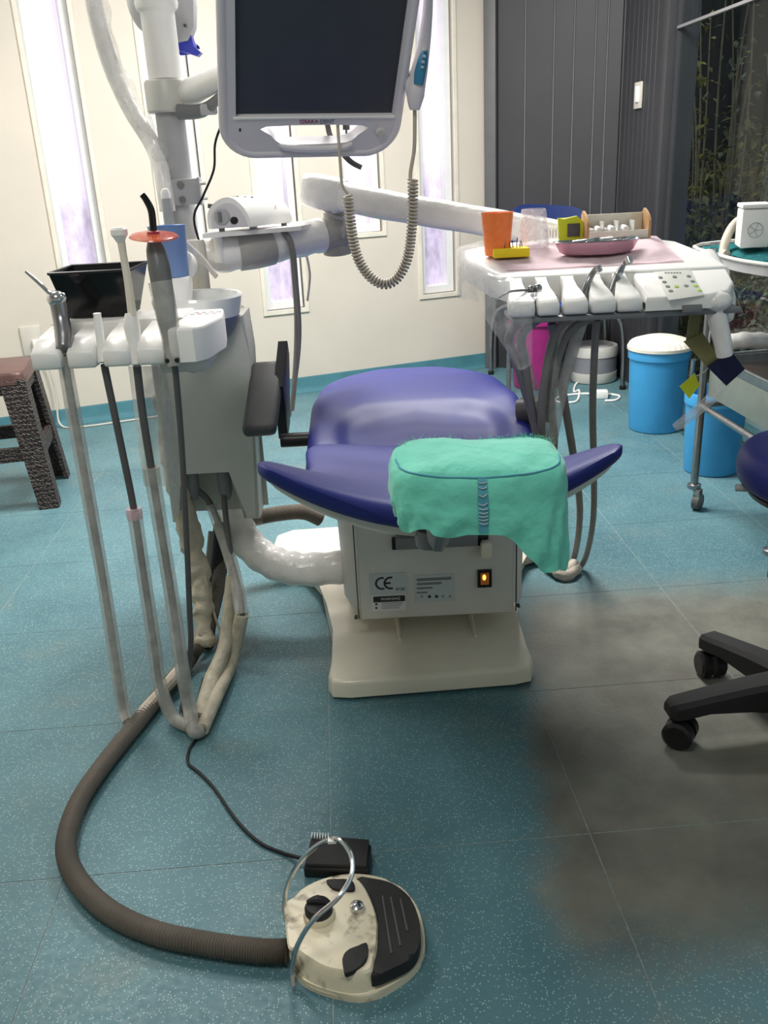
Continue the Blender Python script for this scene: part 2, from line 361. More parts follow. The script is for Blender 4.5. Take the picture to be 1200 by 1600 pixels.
M['leaf3'] = mk('grey_green_leaf', (142, 150, 124), 0.6, c2=(44, 50, 38), scale=9)
M['stem'] = mk('pale_stem', (150, 138, 112), 0.7, var=0.3)
M['btn_green'] = mk('green_button', (150, 190, 70), 0.5)
M['btn_grey'] = mk('grey_button', (112, 124, 116), 0.5)
M['lampdiff'] = mk('lamp_and_fill_diffuser', (250, 248, 240), 0.5, emit=(255, 250, 235), es=2.0)

# ================================================================== THE SETTING
# floor: slab + 0.5 m vinyl tiles, grid turned by about 2.7 degrees
fb = B(); fb.box((-0.35, 2.1, -0.0510), (4.3, 7.5, 0.1)); floor = struct(obj('floor', fb, M['joint']))
GA = math.radians(2.7); gx = V(math.cos(GA), math.sin(GA), 0); gy = V(-math.sin(GA), math.cos(GA), 0)
G0 = V(0.365, 1.37, 0)
tb = B(); tb.prism([(-0.2488, -0.2488), (0.2488, -0.2488), (0.2488, 0.2488), (-0.2488, 0.2488)], -0.006, 0.0, bev=0.0005, seg=1)
tmesh = None
for i in range(-6, 5):
    for j in range(-7, 9):
        c = G0 + gx * (0.5 * (i + 0.5)) + gy * (0.5 * (j + 0.5))
        if c.x > 1.733 - 0.058 * c.y + 0.3 or c.x < -2.5 or c.y > 5.75 + 0.1 * 0 or c.y > 4.639 + (c.x + 1.737) * 0.387 + 0.35: continue
        if tmesh is None:
            o = obj('tile', tb, M['floor'], ang=20); tmesh = o.data
        else:
            o = bpy.data.objects.new('tile', tmesh); COL.objects.link(o)
        o.parent = floor; o.location = c; o.rotation_euler = (0, 0, GA)
# back wall frame
WP = V(-1.737, 4.639, 0); WT = V(0.9327, 0.3609, 0); WN = V(0.3609, -0.9327, 0)
def wl(s, d, z): return WP + WT * s + WN * d + V(0, 0, z)
WM = Matrix(((WT.x, WN.x, 0, WP.x), (WT.y, WN.y, 0, WP.y), (0, 0, 1, 0), (0, 0, 0, 1)))
wins = [(0.288, 0.47), (0.825, 0.85), (1.333, 0.47), (1.83, 0.85), (2.292, 0.47)]
HW = 0.122; WTOP = 2.35
wb = B()
def wbox(s0, s1, z0, z1, d0=-0.18, d1=0.0): wb.box(((s0 + s1) / 2, (d0 + d1) / 2, (z0 + z1) / 2), (s1 - s0, d1 - d0, z1 - z0), M=WM)
prev = -0.78
for c, zb in wins:
    wbox(prev, c - HW, 0, CEIL); wbox(c - HW, c + HW, 0, zb); wbox(c - HW, c + HW, WTOP, CEIL); prev = c + HW
wbox(prev, 2.60, 0, CEIL)
struct(obj('wall_back', wb, M['wall']))
bb = B(); prof = [(0.0, 0.085), (0.006, 0.085), (0.010, 0.075), (0.012, 0.035), (0.022, 0.014), (0.045, 0.001), (0.0, 0.0)]
bb.loft([[wl(-0.78, d, z) for d, z in prof], [wl(2.60, d, z) for d, z in prof]]); struct(obj('baseboard_back', bb, M['cove']))
for i, (c, zb) in enumerate(wins):
    w = bpy.data.objects.new('window_%d' % (i + 1), None); COL.objects.link(w); w.location = wl(c, 0, zb); struct(w)
    def ring(o0, o1, z0, z1, zt0, zt1, d0, d1):
        b = B()
        for s0, s1, a, q in ((c - o0, c - o1, z0, zt0), (c + o1, c + o0, z0, zt0), (c - o1, c + o1, z0, z1), (c - o1, c + o1, zt1, zt0)):
            b.box(((s0 + s1) / 2, (d0 + d1) / 2, (a + q) / 2), (s1 - s0, d1 - d0, q - a), M=WM, bev=0.002, seg=1)
        return b
    obj('casing', ring(HW + 0.012, HW - 0.012, zb - 0.014, zb + 0.012, WTOP + 0.012, WTOP - 0.012, -0.004, 0.010), M['sill'], w)
    obj('window_frame', ring(HW - 0.012, HW - 0.05, zb + 0.012, zb + 0.055, WTOP - 0.012, WTOP - 0.05, -0.115, -0.03), M['frame'], w)
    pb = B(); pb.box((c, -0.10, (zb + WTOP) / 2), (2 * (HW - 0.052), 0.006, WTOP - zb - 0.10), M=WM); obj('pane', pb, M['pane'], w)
# side and rear walls, ceiling
C0 = wl(-0.78, 0, 0)
b = B(); b.box((C0.x - 0.06, (C0.y - 1.6) / 2, CEIL / 2), (0.12, C0.y + 1.7, CEIL)); struct(obj('wall_left', b, M['wall']))
b = B(); b.box((-0.35, -1.66, CEIL / 2), (4.6, 0.12, CEIL)); struct(obj('wall_front', b, M['wall']))
b = B(); b.box((-0.35, 2.1, CEIL + 0.05), (4.6, 7.6, 0.1)); ceil = struct(obj('ceiling', b, M['ceil']))
for (lx, ly), (sx, sy), pw in LIGHTS:
    b = B(); b.box((lx, ly, CEIL - 0.008), (sx + 0.05, sy + 0.05, 0.016), bev=0.003); fx = obj('lamp_and_fill_panel', b, M['frame'], ceil)  # unseen fittings, one of them built around the added front fill
    b = B(); b.box((lx, ly, CEIL - 0.017), (sx, sy, 0.004)); obj('diffuser', b, M['lampdiff'], fx)
# dark panelled alcove: end jamb, far segment, returning segment
E0 = wl(2.60, 0, 0); A1 = V(E0.x + 0.01, E0.y - 0.02, 0)
dt = (V(1.43, 5.22, 0) - A1).normalized(); dn = V(dt.y, -dt.x, 0)
if dn.y > 0: dn = -dn
def on_line(px, py, P, D):
    r = ray(px, py); n = V(-D.y, D.x, 0); t = (P - CC).dot(n) / r.dot(n); return (CC + r * t - P).dot(D)
def panels(wall, P, D, Nn, cuts, z0, z1, mat, gap=0.006, th=0.012):
    for s0, s1 in zip(cuts, cuts[1:]):
        b = B(); Mx = Matrix(((D.x, Nn.x, 0, P.x), (D.y, Nn.y, 0, P.y), (0, 0, 1, 0), (0, 0, 0, 1)))
        b.box(((s0 + s1) / 2, th / 2, (z0 + z1) / 2), (s1 - s0 - gap, th, z1 - z0), M=Mx, bev=0.003, seg=1); obj('panel', b, mat, wall)
def backing(name, P, Q, Nn, mat, th=0.1):
    b = B(); D = (Q - P).normalized(); Ln = (Q - P).length
    Mx = Matrix(((D.x, Nn.x, 0, P.x), (D.y, Nn.y, 0, P.y), (0, 0, 1, 0), (0, 0, 0, 1)))
    b.box((Ln / 2, -th / 2, CEIL / 2), (Ln, th, CEIL), M=Mx); return struct(obj(name, b, mat))
K = A1 + dt * on_line(968, 250, A1, dt)
wr = backing('wall_rear_alcove', A1, K, dn, M['darkgap'])
cuts = [on_line(x, 250, A1, dt) for x in (778, 820, 863, 893, 925, 943, 966)]
panels(wr, A1, dt, dn, cuts, 0.0, CEIL - 0.01, M['darkwall'])
for c_ in cuts[1:-1]:
    q = A1 + dt * c_ + dn * 0.009; b = B(); b.cyl((q.x, q.y, 0.0), (q.x, q.y, CEIL - 0.01), 0.0045, 6); obj('groove_highlight', b, M['groove_highlight'], wr)  # pale strips whose colour stands in for highlights along the grooves
b = B(); p = A1 + dt * (cuts[0] / 2) + dn * 0.02; b.box((p.x, p.y, CEIL / 2), (cuts[0] + 0.0, 0.05, CEIL), rz=math.atan2(dt.y, dt.x), bev=0.004); struct(obj('trim_1', b, M['jamb']))
GX = lambda y: 1.733 - 0.058 * y
K2 = V(GX(4.617), 4.617, 0); et = (K2 - K).normalized(); en = V(-abs(et.y), et.x, 0).normalized()
if en.x > 0: en = -en
wr2 = backing('wall_right', K, K2, en, M['darkwall'])
L2 = (K2 - K).length; n2 = 9
panels(wr2, K, et, en, [0.012 + (L2 - 0.10) * k / n2 for k in range(n2 + 1)], 0.0, CEIL - 0.01, M['darkwall'], 0.003, 0.007)
b = B(); p = K2 - et * 0.04 + en * 0.012; b.box((p.x, p.y, CEIL / 2), (0.075, 0.06, CEIL), rz=math.atan2(et.y, et.x), bev=0.004); struct(obj('trim_2', b, M['alu']))
# glass wall of the garden side
G1 = V(GX(-1.6), -1.6, 0); gt = (G1 - K2).normalized(); gn = V(-gt.y, gt.x, 0)
if gn.x > 0: gn = -gn
GM = Matrix(((gt.x, gn.x, 0, K2.x), (gt.y, gn.y, 0, K2.y), (0, 0, 1, 0), (0, 0, 0, 1))); GL = (G1 - K2).length
gw = bpy.data.objects.new('window_6', None); COL.objects.link(gw); gw.location = K2; struct(gw)
b = B(); b.box((GL / 2, -0.02, CEIL / 2), (GL, 0.008, CEIL), M=GM); obj('pane', b, M['glass'], gw)
b = B(); b.box((GL / 2, -0.005, 1.742), (GL, 0.016, 0.012), M=GM); obj('rail', b, M['rail'], gw)
b = B(); b.box((GL / 2, -0.01, 0.02), (GL, 0.05, 0.04), M=GM); obj('bottom_track', b, M['alu'], gw)
for s in (3.2,):
    b = B(); b.box((s, -0.02, CEIL / 2), (0.05, 0.05, CEIL), M=GM); obj('mullion', b, M['alu'], gw)
# wall switch on the dark return
sp = K + et * on_line(1002, 142, K, et) + V(0, 0, 1.485) + en * 0.008
sw = thing('wall_switch', 'small pale grey switch on the dark panelled wall', 'switch', sp)
SM = Matrix(((et.x, en.x, 0, sp.x), (et.y, en.y, 0, sp.y), (0, 0, 1, sp.z), (0, 0, 0, 1)))
b = B(); b.box((0, 0.006, 0), (0.085, 0.012, 0.125), M=SM, bev=0.004); obj('plate', b, M['plug'], sw)
b = B(); b.box((0.01, 0.016, 0.005), (0.035, 0.012, 0.075), M=SM, bev=0.003); obj('rocker', b, M['white'], sw)
# wall outlet far left with its cable
p = wl(-0.03, 0.0, 0.46)
so = thing('wall_outlet', 'cream socket plate low on the left of the cream wall', 'outlet', p)
b = B(); b.box((-0.03, 0.006, 0.46), (0.10, 0.012, 0.15), M=WM, bev=0.004); obj('plate', b, M['plug'], so)
b = B(); b.box((-0.01, 0.02, 0.44), (0.04, 0.03, 0.05), M=WM, bev=0.006); obj('plug', b, M['white'], so)
b = B(); b.tube([wl(0.0, 0.03, 0.42), wl(0.03, 0.03, 0.3), wl(0.035, 0.03, 0.15), wl(0.03, 0.06, 0.02), wl(0.12, 0.12, 0.006), wl(0.4, 0.13, 0.006), wl(0.7, 0.12, 0.006)], 0.005, 8); obj('cable', b, M['plug'], so)
# ------------------------------------------------------------------ garden behind the glass
b = B(); b.box((3.4, 3.2, -0.11), (3.6, 9.0, 0.1)); struct(obj('ground_garden', b, M['soil']))
b = B(); b.box((4.3, 4.6, 1.5), (0.08, 7.0, 3.2), rz=0.1); b.box((3.0, 7.4, 1.5), (3.0, 0.08, 3.2)); struct(obj('wall_garden', b, M['hedge']))
def leafquad(bm, c, d, w, up):
    d = d.normalized(); sd = d.cross(up).normalized() * w
    L = w * 3.2; a = c; q = [a, a + d * L * 0.45 + sd, a + d * L, a + d * L * 0.45 - sd]
    q[2].z -= L * 0.15
    vs = [bm.verts.new(x) for x in q]; m = bm.verts.new(a + d * L * 0.5 + up * w * 0.35)
    for i in range(4): bm.faces.new((vs[i], vs[(i + 1) % 4], m))
def plant(name, label, base, h, nst, spread, leafn, lw, lm, seed, droop=0.3):
    rnd = random.Random(seed); t = thing(name, label, 'plant', base, 'garden plants behind the glass')
    base = Vector(base); fb = B()
    for k in range(nst):
        a = rnd.uniform(0, 6.28); tip = base + V(math.cos(a) * spread * rnd.uniform(.3, 1), math.sin(a) * spread * rnd.uniform(.3, 1), h * rnd.uniform(.6, 1))
        mid = (base + tip) / 2 + V(rnd.uniform(-.06, .06), rnd.uniform(-.06, .06), h * .08)
        path = catmull([base + V(math.cos(a) * .02, math.sin(a) * .02, 0), mid, tip], 6)
        sb = B(); sb.tube(path, [0.011, 0.003], 6, smooth=False); obj('stem', sb, M['stem'], t)
        for q in range(leafn * 2):
            p = path[rnd.randint(2, len(path) - 1)] + V(rnd.uniform(-.07, .07), rnd.uniform(-.07, .07), rnd.uniform(-.07, .07))
            d = V(rnd.uniform(-1, 1), rnd.uniform(-1, 1), rnd.uniform(-.7, .5) - droop)
            leafquad(fb.bm, p, d, lw * rnd.uniform(.5, 1.2), V(rnd.uniform(-.3, .3), rnd.uniform(-.3, .3), 1).normalized())
    f = obj('foliage', fb, lm, t, smooth=False); f['kind'] = 'stuff'
PL = [('shrub', 'olive shrub with drooping leaves low behind the glass', (1075, 4.95), .95, 8, .16, 34, .018, 'leaf1'),
      ('shrub', 'yellow-green bush lit at the left of the glass wall', (1085, 5.4), 1.12, 9, .18, 36, .02, 'leaf2'),
      ('tall_bamboo', 'tall thin pale stems with sparse narrow leaves outside', (1120, 5.7), 2.6, 6, .26, 18, .018, 'leaf3'),
      ('tall_bamboo', 'tall leaning stems at the right edge of the dark garden', (1180, 5.2), 2.4, 6, .22, 20, .018, 'leaf1'),
      ('shrub', 'grey-green weedy shrub behind the trolley shelf', (1165, 4.9), .85, 9, .2, 34, .016, 'leaf3'),
      ('shrub', 'broad olive shrub in the middle of the dark garden', (1130, 6.4), 1.5, 9, .36, 40, .028, 'leaf1'),
      ('shrub', 'yellowing bush between the tall garden stems', (1150, 5.5), 1.25, 8, .24, 34, .02, 'leaf2'),
      ('tall_bamboo', 'slender stems rising close behind the dark corner', (1080, 6.2), 2.5, 5, .25, 16, .02, 'leaf2')]
for i, (n, l, (px, Y), h, ns, spd, ln, lw, lm) in enumerate(PL): plant(n, l, (max(at(px, 500, Y).x, GX(Y) + spd + 0.06), Y, -.06), h, ns, spd, ln, lw, M[lm], 40 + i)

# ================================================================== DENTAL CHAIR
CX = 0.098
ch = thing('dental_chair', 'navy vinyl reclined dental chair on a white base plate', 'dental chair', (CX, 2.2, 0))
# base plate
half = [(0.0, 1.885), (0.20, 1.885), (0.243, 1.895), (0.256, 1.93), (0.250, 2.02), (0.252, 2.15), (0.278, 2.32), (0.295, 2.45), (0.34, 2.56), (0.46, 2.62), (0.48, 2.68), (0.47, 2.86), (0.42, 2.90), (0.0, 2.90)]
poly = [(CX + x, y + 0.055 * x) for x, y in half[1:-1]] + [(CX - x, y - 0.055 * x) for x, y in reversed(half[1:-1])]
b = B(); b.prism(poly, 0.008, 0.052, bev=0.012, seg=3, grow=0.01); obj('base_plate', b, M['cream'], ch)
for fx, fy in ((-0.41, 2.68), (0.41, 2.72), (-0.41, 2.84), (0.41, 2.86)):
    b = B(); b.lathe([(0.028, 0.0), (0.03, 0.004), (0.028, 0.012)], (CX + fx, fy, 0)); obj('foot', b, M['black'], ch)
b = B(); b.box((CX + 0.01, 2.50, 0.14), (0.24, 0.36, 0.20), bev=0.02); obj('lift_column', b, M['offwhite'], ch)
for x in (-0.085, 0.115):
    b = B(); b.tube([(CX + x, 2.34, 0.10), (CX + x + 0.004, 2.26, 0.075), (CX + x + 0.01, 2.16, 0.056), (CX + x + 0.012, 2.06, 0.054)], [0.010, 0.008, 0.004], 8); obj('rib', b, M['cream'], ch)
# pedestal box
pb = B(); out = []
for x, y in ((-0.225, 2.60), (-0.225, 2.20), (-0.205, 2.13), (-0.172, 2.092), (0.235, 2.092), (0.262, 2.12), (0.27, 2.18), (0.27, 2.60)): out.append((CX + x, y))
pb.prism(out, 0.125, 0.44, bev=0.01, grow=-0.03); obj('pedestal_box', pb, M['offwhite'], ch)
b = B(); b.box((CX + 0.028, 2.083, 0.265), (0.40, 0.014, 0.31), bev=0.005); fp = obj('front_panel', b, M['offwhite'], ch)
for x in (-0.1775, 0.2345):
    b = B(); b.box((CX + x, 2.0775, 0.265), (0.003, 0.006, 0.30)); obj('seam', b, M['dkgrey'], fp)
for x, z in ((-0.185, 0.12), (0.24, 0.13)):
    b = B(); b.cyl((CX + x, 2.07, z), (CX + x, 2.08, z), 0.0045, 10); obj('screw', b, M['dkgrey'], fp)
# slot and bracket under the headrest
b = B(); b.box((CX + 0.04, 2.073, 0.325), (0.245, 0.008, 0.035), bev=0.003); obj('slot', b, M['black'], fp)
b = B(); b.box((CX + 0.03, 2.058, 0.335), (0.205, 0.034, 0.032), bev=0.004); obj('bracket', b, M['greypl'], fp)
b = B(); b.box((CX + 0.155, 2.055, 0.305), (0.03, 0.03, 0.045), bev=0.008); obj('catch', b, M['cream'], fp)
FY = 2.0755
FM = lambda px, py: at(px, py, FY)
def onpanel(px0, py0, px1, py1, th=0.0015):
    a = FM(px0, py0); c = FM(px1, py1); b = B(); b.box(((a.x + c.x) / 2, FY - th / 2, (a.z + c.z) / 2), (abs(c.x - a.x), th, abs(c.z - a.z)), bev=0.0004, seg=1); return b
def FT(px, py, off=0.0019):
    p = FM(px, py); return Matrix.Translation(V(p.x, FY - off, p.z)) @ Matrix.Rotation(math.radians(90), 4, 'X')
s1 = obj('ce_label', onpanel(577, 897, 636, 927), M['sticker'], fp)
def arc(c, r, a0, a1, w, M4):
    bb_ = B(); n = 14; rg = []
    inner = [V(c[0] + (r - w) * math.cos(a0 + (a1 - a0) * i / n), c[1] + (r - w) * math.sin(a0 + (a1 - a0) * i / n), 0) for i in range(n + 1)]
    outer = [V(c[0] + r * math.cos(a0 + (a1 - a0) * i / n), c[1] + r * math.sin(a0 + (a1 - a0) * i / n), 0) for i in range(n + 1)]
    bb_.loft([inner, outer], False, False, False, M4); return bb_
c0 = FT(600, 911); rr = 0.0185
mb = arc((-0.005, 0), rr, math.radians(70), math.radians(290), 0.0055, c0)
m2 = arc((0.017, 0), rr, math.radians(70), math.radians(290), 0.0055, c0)

obj('ce_letter', mb, M['ink'], s1, smooth=False); obj('ce_letter', m2, M['ink'], s1, smooth=False)
b = B(); b.box((0.008, 0, 0), (0.018, 0.0055, 0.0004), M=c0); obj('ce_letter', b, M['ink'], s1)
text_mesh('number_print', '0120', 0.012, FT(625.5, 920), M['ink'], s1)
s2 = obj('warning_label', onpanel(580, 930, 635, 953), M['stickerw'], fp)
b = onpanel(583, 932, 633, 938.5, 0.0025); obj('warning_band', b, M['ink'], s2)
text_mesh('warning_print', 'WARNING', 0.0105, FT(610, 935, 0.0030), M['stickerw'], s2)
for k in range(3):
    b = onpanel(596, 941.5 + k * 3.6, 630 - k * 3, 942.7 + k * 3.6, 0.0022); obj('print_line', b, M['ltgrey'], s2)
for k in range(2):
    b = B(); q = FM(588, 943.5 + 6 * k); b.cyl((q.x, FY - 0.0024, q.z), (q.x, FY, q.z), 0.003, 10); obj('symbol', b, M['ink'], s2)
s3 = obj('rating_plate', onpanel(647, 899, 710, 938), M['sticker'], fp)
for k, (x0, x1) in enumerate(((651, 705), (651, 690), (651, 676), (651, 668))):
    b = onpanel(x0, 903.5 + k * 7 - 0.012 * 0, x1, 905.3 + k * 7, 0.0022); obj('print_line', b, M['greypl'], s3)
for x in (659, 671, 682, 692, 703):
    b = B(); q = FM(x, 931.5); b.cyl((q.x, FY - 0.0024, q.z), (q.x, FY, q.z), 0.0042 if x in (671, 682) else 0.003, 10); obj('symbol', b, M['ink'] if x in (671, 682) else M['greypl'], s3)
swb = obj('power_switch', onpanel(746, 890, 768, 916, 0.006), M['black'], fp)
b = onpanel(750.5, 894, 763.5, 911, 0.009); obj('rocker', b, M['orangelit'], swb)
b = B(); q = FM(756, 900); b.blob((q.x, FY - 0.009, q.z), (0.0045, 0.002, 0.008), 10, 6); obj('neon', b, M['orangehot'], swb)
# --- upholstery lofts
def cushion(Ys, wf, zt, thk, bowl, ex=0.42, n=72, zex=0.8):
    rings = []
    for Y in Ys:
        w = wf(Y); h = thk(Y) / 2; zc = zt(Y) - h; rg = []
        for q in range(n):
            a = 2 * math.pi * q / n; ca, sa = math.cos(a), math.sin(a)
            x = math.copysign(abs(ca) ** ex, ca); z = math.copysign(abs(sa) ** zex, sa)
            rg.append(V(CX + w * x, Y, zc + h * z + bowl(x, Y, sa)))
        rings.append(rg)
    return rings
def frange(a, b, n): return [a + (b - a) * i / (n - 1) for i in range(n)]
def endround(Y, a, b, r0, r1):
    k = 1.0
    if Y < a + r0: k *= math.sqrt(max(0.0009, 1 - ((a + r0 - Y) / r0) ** 2))
    if Y > b - r1: k *= math.sqrt(max(0.0009, 1 - ((Y - b + r1) / r1) ** 2))
    return k
# backrest (head end towards the viewer, horned shoulders)
Y0, Y1 = 1.385, 2.10
bw = [(1.38, 0.285), (1.40, 0.304), (1.44, 0.308), (1.50, 0.285), (1.57, 0.255), (1.68, 0.243), (1.85, 0.262), (2.0, 0.275), (2.1, 0.27)]
rise = [(1.38, 0.105), (1.45, 0.10), (1.52, 0.07), (1.60, 0.035), (1.75, 0.03), (2.0, 0.02), (2.1, 0.01)]
topz = [(1.38, 0.682), (1.5, 0.672), (1.7, 0.645), (1.9, 0.615), (2.05, 0.598), (2.1, 0.592)]
def smo(tab, Y): return (interp(tab, Y - 0.02) + interp(tab, Y) * 2 + interp(tab, Y + 0.02)) / 4
ys = [Y0 + 0.002, Y0 + 0.006, Y0 + 0.013, Y0 + 0.022] + frange(Y0 + 0.035, Y1, 44)
kth = lambda Y: endround(Y, Y0, Y1, 0.032, 0.03)
rg = cushion(ys, lambda Y: smo(bw, Y) - 0.012 * (1 - kth(Y)), lambda Y: smo(topz, Y) - 0.024 * (1 - kth(Y)), lambda Y: interp([(1.38, 0.048), (1.6, 0.052), (2.1, 0.07)], Y) * kth(Y), lambda x, Y, sa: smo(rise, Y) * abs(x) ** 1.8 - 0.012 * sm(1.5, 1.8, Y) * (1 - x * x) * max(0, sa), ex=0.55, zex=0.5)
b = B(); b.loft(rg); bk = obj('backrest', b, M['navy'], ch, ang=60)
shell = cushion(frange(Y0 + 0.018, 2.02, 40), lambda Y: smo(bw, Y) - 0.016, lambda Y: smo(topz, Y) - 0.030, lambda Y: 0.032, lambda x, Y, sa: smo(rise, Y) * abs(x) ** 1.8)
b = B(); b.loft(shell); obj('backrest_shell', b, M['offwhite'], ch, ang=50)
# seat and leg rest, one long pad with two moulded hollows
S0, S1 = 1.99, 2.84
sw_ = lambda Y: 0.278 * (1 - max(0, (Y - 2.35) / (S1 - 2.35)) ** 3.2) ** 0.5 if Y < S1 else 0.01
def seatbowl(x, Y, sa):
    if sa <= 0: return 0
    v = 0.022 * sm(0.6, 1.0, abs(x)) * sm(2.5, 2.3, Y)
    for cx in (-0.36, 0.42):
        d = math.hypot((x - cx) / 0.40, (Y - 2.14) / 0.17); v -= 0.017 * sm(1.05, 0.6, d)
    v += 0.016 * sm(2.18, 2.38, Y) * sm(2.9, 2.4, Y) * (1 - 0.4 * x * x)
    return v
ys = [S0, S0 + 0.008, S0 + 0.02] + frange(S0 + 0.03, S1 - 0.02, 60) + [S1 - 0.012, S1 - 0.006, S1 - 0.002]
stz = [(1.99, 0.568), (2.08, 0.594), (2.16, 0.610), (2.3, 0.622), (2.6, 0.628), (2.84, 0.612)]
kt = lambda Y: endround(Y, S0, S1, 0.03, 0.05)
rg = cushion(ys, lambda Y: max(0.04, sw_(Y)), lambda Y: interp(stz, Y) - 0.04 * (1 - kt(Y)), lambda Y: 0.085 * kt(Y), seatbowl, ex=0.36, n=96)
b = B(); b.loft(rg); obj('seat', b, M['navy'], ch, ang=60)
shell = cushion(frange(2.08, 2.74, 20), lambda Y: sw_(Y) - 0.03, lambda Y: 0.552, lambda Y: 0.05, lambda x, Y, sa: 0)
b = B(); b.loft(shell); obj('seat_shell', b, M['offwhite'], ch)
b = B(); b.box((CX, 2.33, 0.475), (0.30, 0.42, 0.10), bev=0.02); obj('seat_frame', b, M['dkgrey'], ch)
b = B(); b.tube([(CX, 2.12, 0.50), (CX, 1.9, 0.545), (CX, 1.6, 0.59)], 0.035, 10); obj('back_support', b, M['greypl'], ch)
# left armrest: tilted pad and bracket
an = at(404, 666, 2.08); af = at(418, 568, 2.23); d = (af - an).normalized(); r_ = V(1, 0.03, 0).normalized(); u_ = r_.cross(d).normalized()
AM = Matrix(((r_.x, d.x, u_.x, (an.x + af.x) / 2), (r_.y, d.y, u_.y, (an.y + af.y) / 2), (r_.z, d.z, u_.z, (an.z + af.z) / 2), (0, 0, 0, 1)))
b = B(); b.box((0, 0, -0.016), (0.082, (af - an).length + 0.02, 0.042), M=AM, bev=0.014, seg=3); obj('armrest_pad', b, M['dkgrey'], ch)
b = B(); b.prism([(-0.02, -0.165), (0.035, -0.17), (0.15, -0.03), (0.15, 0.02), (0.02, 0.0)], -0.012, 0.012, M=AM @ Matrix(((0, 0, 1, 0.035), (1, 0, 0, 0), (0, 1, 0, 0), (0, 0, 0, 1))), bev=0.002); obj('armrest_bracket', b, M['black'], ch)
b = B(); b.cyl((-0.25, 2.16, 0.585), (-0.13, 2.16, 0.585), 0.018); obj('armrest_pivot', b, M['black'], ch)
# right armrest folded down: only its hinge end shows
b = B(); b.cyl((0.35, 2.17, 0.625), (0.425, 2.14, 0.635), 0.032, 20); obj('armrest_hinge', b, M['dkgrey'], ch)
b = B(); b.box((0.385, 2.25, 0.56), (0.03, 0.06, 0.16), bev=0.01); obj('armrest_bracket', b, M['black'], ch)
# headrest: pad, stem, knob
HC = V(0.148, 1.325, 0.752)
b = B(); b.box((HC.x, HC.y, HC.z - 0.002), (0.25, 0.13, 0.075), bev=0.03, seg=4); obj('headrest_pad', b, M['navy'], ch)
b = B(); b.tube([(HC.x - 0.05, 1.34, 0.72), (HC.x - 0.06, 1.36, 0.66), (CX, 1.46, 0.615), (CX, 1.55, 0.60)], [0.02, 0.02, 0.016], 10, flat=2.0); obj('headrest_stem', b, M['greypl'], ch)
p = at(672, 838, 1.40); b = B(); b.lathe([(0.012, -0.02), (0.024, -0.016), (0.026, 0.0), (0.022, 0.014), (0.01, 0.016)], p, 20); obj('headrest_knob', b, M['greypl'], ch)
# ---------------- green disposable cap pulled over the headrest
cap = thing('bouffant_cap', 'green disposable elastic cap pulled over the headrest', 'cap', (HC.x, HC.y, 0.66))
def capf(a, t):
    ca, sa = math.cos(a), math.sin(a)
    e = 0.62; ux = math.copysign(abs(ca) ** e, ca); uy = math.copysign(abs(sa) ** e, sa)
    AX, AY = 0.139, 0.083
    right = sm(-0.1, 0.75, ca); front = sm(0.35, -0.5, sa)
    zt = 0.803 - 0.012 * (1 - abs(ux)) * sm(0, 1, t)
    hem = 0.712 - 0.078 * right * (0.35 + 0.65 * front) - 0.01 * front
    if t < 0.42:
        k = t / 0.42; rr = k ** 0.9 * 0.90; z = zt - 0.012 * k ** 3 + 0.004 * math.sin(3 * a + 1) * k
    else:
        k = (t - 0.42) / 0.58; th_ = min(1, k / 0.4) * math.pi / 2
        rr = 0.90 + 0.10 * math.sin(th_); z = lerp(zt - 0.012 - 0.028 * (1 - math.cos(th_)), hem, max(0, (k - 0.25) / 0.75) ** 1.2)
        rr += (-0.10 if right < 0.5 else 0.03) * sm(0.55, 1.0, k) * (1 - 0.6 * front)
        wr_ = 0.012 * sm(0.25, 1, k)
        rr += wr_ * (math.sin(17 * a + 9 * k) + 0.6 * math.sin(31 * a - 7 * k)) * 1.6
        z += 0.006 * sm(0.4, 1, k) * math.sin(9 * a + 2)
    p = V(HC.x + AX * ux * rr, HC.y + AY * uy * rr - 0.008 * sm(.4, 1, t) * front, z + 0.10 * (uy * rr * AY) - 0.02 * (ux * rr * AX))
    nn = noise.noise(p * 28) * 0.0035 + noise.noise(p * 75) * 0.0014
    return p + V(ux, uy, 0.6).normalized() * nn
b = B(); b.grid(lambda u, v: capf(u * 2 * math.pi, max(0.004, v)), 150, 56, True); obj('cap_fabric', b, M['capgreen'], cap, ang=80)
def capn(a, t, off):
    p = capf(a, t); e = 0.02; n_ = (capf(a + e, t) - p).cross(capf(a, min(1, t + e)) - p)
    n_ = n_.normalized() if n_.length > 1e-9 else V(0, 0, 1)
    if n_.dot(p - V(HC.x, HC.y, 0.74)) < 0: n_ = -n_
    return p + n_ * off
aF = math.radians(270)
def ax_(x): return aF + math.copysign(abs(x / 0.139) ** (1 / 0.62), x)
def strip(a0, a1, t0, t1, n, off=0.0016):
    b = B(); b.grid(lambda u, v: capn(lerp(a0, a1, u), lerp(t0, t1, v), off), 4, n); return b
obj('seam_band', strip(ax_(-0.0075), ax_(0.0075), 0.42, 0.97, 26), M['capseam'], cap, ang=80)
b = B(); b.tube([capn(math.radians(q), 0.43 - 0.05 * math.sin(math.radians(q - 180)) ** 2 * 0, 0.0012) for q in range(182, 359, 4)], 0.0016, 6, 2); obj('seam', b, M['capseam'], cap)
for q in range(9):
    t = 0.5 + 0.045 * q; b = B(); b.tube([capn(ax_(-0.0065), t, 0.003), capn(ax_(0.0), t + 0.01, 0.0035), capn(ax_(0.0065), t, 0.003)], 0.0008, 5, 2); obj('stitch', b, M['sticker'], cap)
fz = B(); rnd = random.Random(3)
